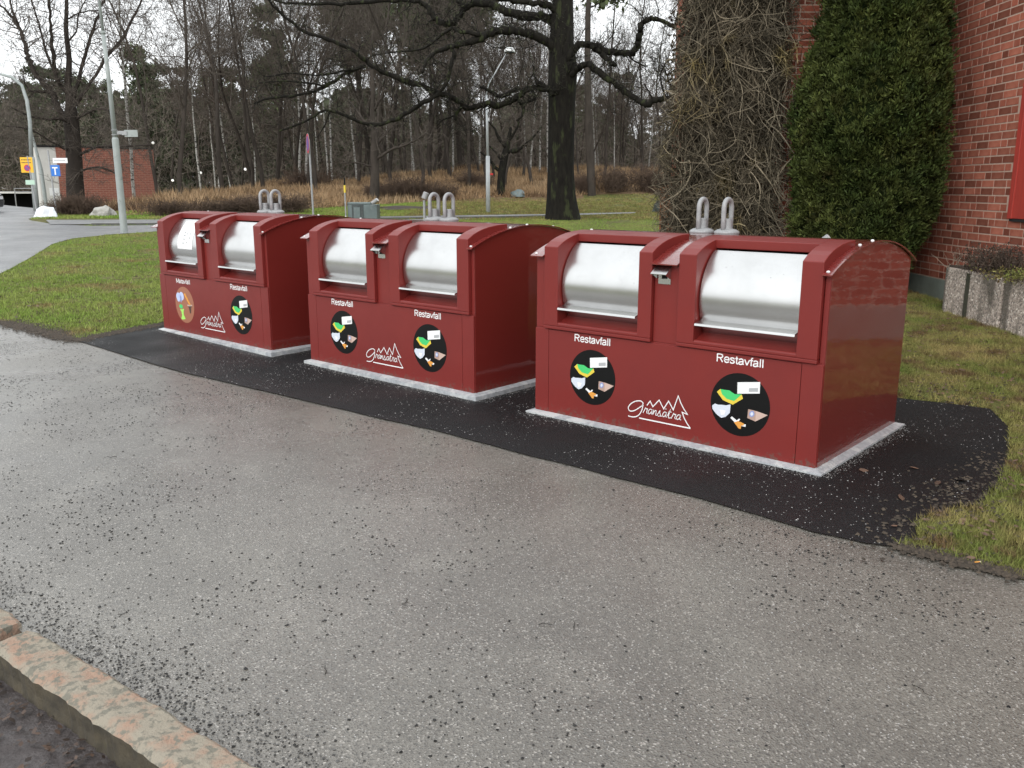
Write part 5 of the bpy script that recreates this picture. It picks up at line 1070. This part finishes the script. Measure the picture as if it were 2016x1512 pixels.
# marker post and cabinet
t = thing('marker_post', 'thin post with yellow band and black top standing at the left of the grey cabinet', 'post', (-2.62, 13.95, .14))
m_ = MB(); m_.tube([(0, 0, -.1), (0, 0, 1.375)], .012, 8); m_.build('post', M['galv'], t); m_ = MB(); m_.tube([(0, 0, 1.376), (0, 0, 1.49)], .017, 8); m_.build('yellow_band', M['pyel'], t); m_ = MB(); m_.tube([(0, 0, 1.491), (0, 0, 1.60)], .013, 8); m_.build('black_tip', M['blk'], t)
t = thing('electrical_cabinet', 'grey green electrical cabinet with a dark hatch behind the farthest container', 'cabinet', (-2.60, 14.0, .14)); m_ = MB()
m_.box(0, .47, 0, .3, 0, 1.19); m_.prism([(0, 1.191), (.37, 1.191), (.37, 1.225), (0, 1.225)], 0, .3, axis='y'); m_.build('housing', M['cabinet'], t, bevel=.008); m_ = MB(); m_.box(.07, .25, -.012, -.001, .92, 1.20); m_.build('hatch', M['cabdark'], t, bevel=.004); m_ = MB(); m_.box(.10, .2, -.02, -.013, .98, 1.15); m_.build('hatch_window', M['cabinet'], t)
def tube_head(label, base, top, r_, hollow=True, post=True):
    t = thing('tube_spotlight', label, 'light', (base[0], base[1], base[2])); m_ = MB(); d_ = Vector(top)
    m_.tube([Vector((0, 0, 0)), d_], r_, 16); m_.build('tube', M['galv'], t); m_ = MB(); e = d_.normalized(); m_.tube([d_ + e * .001, d_ + e * .003], r_ * .86, 16); m_.build('tube_end', M['lampoff'], t)
    if post: m_ = MB(); m_.tube([Vector((0, 0, -base[2])), Vector((0, 0, -.02))], r_ * .45, 8); m_.build('post', M['galv'], t)
    return t
b_ = at(733, 400, 13.9); tube_head('tilted grey metal tube on the right top corner of the grey cabinet', (b_.x, 13.9, b_.z), (.085, -.02, .055), .031, post=False)
b_ = at(835, 391, 12.5); tube_head('tilted pale grey metal tube left of the hooks of the middle container', (b_.x, 12.5, b_.z), (.035, .0, .08), .042)
b_ = at(1619, 478, 8.6); tube_head('white tilted tube peeping over the roof of the nearest container', (b_.x, 8.6, b_.z), (.055, -.03, .05), .045)
# boulders, bag, mound
def rock(name, label, cat, loc, sx, sy, sz, m, seed, part='stone_body'):
    bm = bmesh.new(); bmesh.ops.create_icosphere(bm, subdivisions=3, radius=1)
    for v in bm.verts:
        k_ = 1 + .32 * mnoise.noise(v.co * 1.4 + Vector((seed, 0, 0))) + .12 * mnoise.noise(v.co * 4 + Vector((seed, 0, 0))); v.co = Vector((v.co.x * sx * k_, v.co.y * sy * k_, max(v.co.z, -.25) * sz * k_))
    me_ = bpy.data.meshes.new(name); bm.to_mesh(me_); bm.free(); me_.materials.append(m); o = link(name, me_, label=label, cat=cat); o.location = loc; return o
rock('white_sack', 'crumpled white bulk sack on the verge at the foot of the curved arm lamp post', 'sack', (-16.85, 31.95, .56), .4, .35, .42, M['tarp'], 2.2); rock('boulder', 'pale angular boulder on the verge left of the near lamp post', 'stone', (-15.2, 32.9, .58), .42, .35, .34, M['stone'], 5.1)
p = ground(1300, 417); rock('boulder', 'dark rounded stone on the lawn left of the dead creeper', 'stone', (p.x, p.y, p.z + .05), .33, .3, .38, M['darkstone'], 8.8); p = ground(1020, 388); rock('boulder', 'blue grey boulder at the foot of the bank beside the small oak', 'stone', (p.x, p.y, p.z + .1), .4, .35, .3, M['cabinet'], 3.3)
rock('earth_bed', 'low dark oval earth bed on the green strip behind the containers', 'flower bed', (-4.9, 39.4, H(-4.9, 39.4) - .02), 1.35, 2.4, .1, M['mound'], 1.1)
p = at(967, 343, 56); t = thing('red_marker', 'tiny red marker on a stake on the bank right of the central lamp post', 'marker', (p.x, 56, H(p.x, 56))); hgt = p.z - H(p.x, 56); m_ = MB(); m_.tube([(0, 0, 0), (0, 0, max(.6, hgt))], .02, 6); m_.build('stake', M['bark'], t); m_ = MB(); m_.box(-.12, .12, -.02, 0, max(.6, hgt) - .05, max(.6, hgt) + .06); m_.build('flag', M['sred'], t)
# distant building and carport
bL, bR, bW = at(118, 370, 46.5), at(308, 370, 49.6), at(80, 370, 45.9); ang = math.atan2(bR.y - bL.y, bR.x - bL.x); blen = math.hypot(bR.x - bL.x, bR.y - bL.y); wl_ = math.hypot(bW.x - bL.x, bW.y - bL.y)
fb = thing('distant_building', 'distant low brick building with a white end wall at the far left', 'building', (bL.x, bL.y, 0), ang); zt = at(200, 288, 48).z - .1
m_ = MB(); m_.box(0, blen, 0, 6, -1.5, zt); m_.build('brick_wall', M['farbrick'], fb); m_ = MB(); m_.box(-wl_, -.003, .05, 1.2, -1.5, zt - .02); m_.build('white_wall', M['wallwhite'], fb)
m_ = MB(); m_.box(-wl_ - .02, blen + .02, -.04, 1.3, zt + .001, zt + .07); m_.build('roof', M['dark'], fb)
m_ = MB(); m_.box(-.5, -.05, .02, .048, at(110, 385, 46.5).z, at(110, 370, 46.5).z); m_.build('window', M['lampoff'], fb)
cpx = at(0, 380, 60); t = thing('carport', 'low dark carport with a pale roof edge at the left edge of the picture', 'carport', (cpx.x - 3, 60, .1)); zt = at(40, 378, 60).z - .1
m_ = MB(); m_.box(-3, 6.0, -.3, 5, zt - .09, zt); m_.build('roof', M['wallwhite'], t); m_ = MB(); m_.box(-2.8, 5.8, 4.5, 4.7, -1, zt - .1); m_.build('back_wall', M['dark'], t)
for x in (-2.8, 1.0, 5.7): m_ = MB(); m_.box(x, x + .12, 0, .12, -1, zt - .1); m_.build('post', M['dark'], t)
hx = at(45, 370, 58); t = thing('handrail', 'thin grey metal handrail in front of the carport', 'railing', (hx.x, 57, .0)); m_ = MB(); zz = at(60, 371, 57).z; m_.tube([(0, 0, -.3), (0, 0, zz), (1.3, 0, zz)], .035, 6); m_.tube([(1.3, 0, -.3), (1.3, 0, zz)], .035, 6); m_.tube([(0, 0, zz - .22), (1.3, 0, zz - .22)], .03, 6); m_.build('rail', M['galv'], t)
# parked car, mostly out of frame
car = thing('parked_car', 'dark car just entering the picture at the left edge on the side street', 'car', (-22.75, 35.2, H(-22.7, 35.2) + .01))
prof = [(-2.1, .28), (2.1, .28), (2.16, .55), (2.1, .78), (1.35, .92), (.7, 1.38), (-.9, 1.42), (-1.6, .98), (-2.1, .9), (-2.16, .5)]
m_ = MB(); m_.prism(prof, -.85, .85, axis='y'); m_.build('body', M['carpaint'], car, bevel=.06)
for yy in (-.86, .852):
    m_ = MB(); m_.prism([(-1.45, .98), (1.2, .95), (.65, 1.32), (-.85, 1.36)], yy, yy + .008, axis='y'); m_.build('side_window', M['glass'], car)
for x in (-1.35, 1.35):
    for yy in (-.88, .70): m_ = MB(); m_.tube([(x, yy, .31), (x, yy + .18, .31)], .31, 20); w_ = m_.build('wheel', M['tyre'], car); m_ = MB(); m_.tube([(x, yy - .004, .31), (x, yy + .184, .31)], .18, 14); m_.build('rim', M['galv'], w_)
for yy in (-.6, .6): m_ = MB(); m_.box(2.09, 2.15, yy - .16, yy + .16, .6, .72); m_.build('headlight', M['lampoff'], car)
print('objects', len(bpy.data.objects), 'tris', sum(len(m.loop_triangles) or len(m.polygons) for m in bpy.data.meshes))
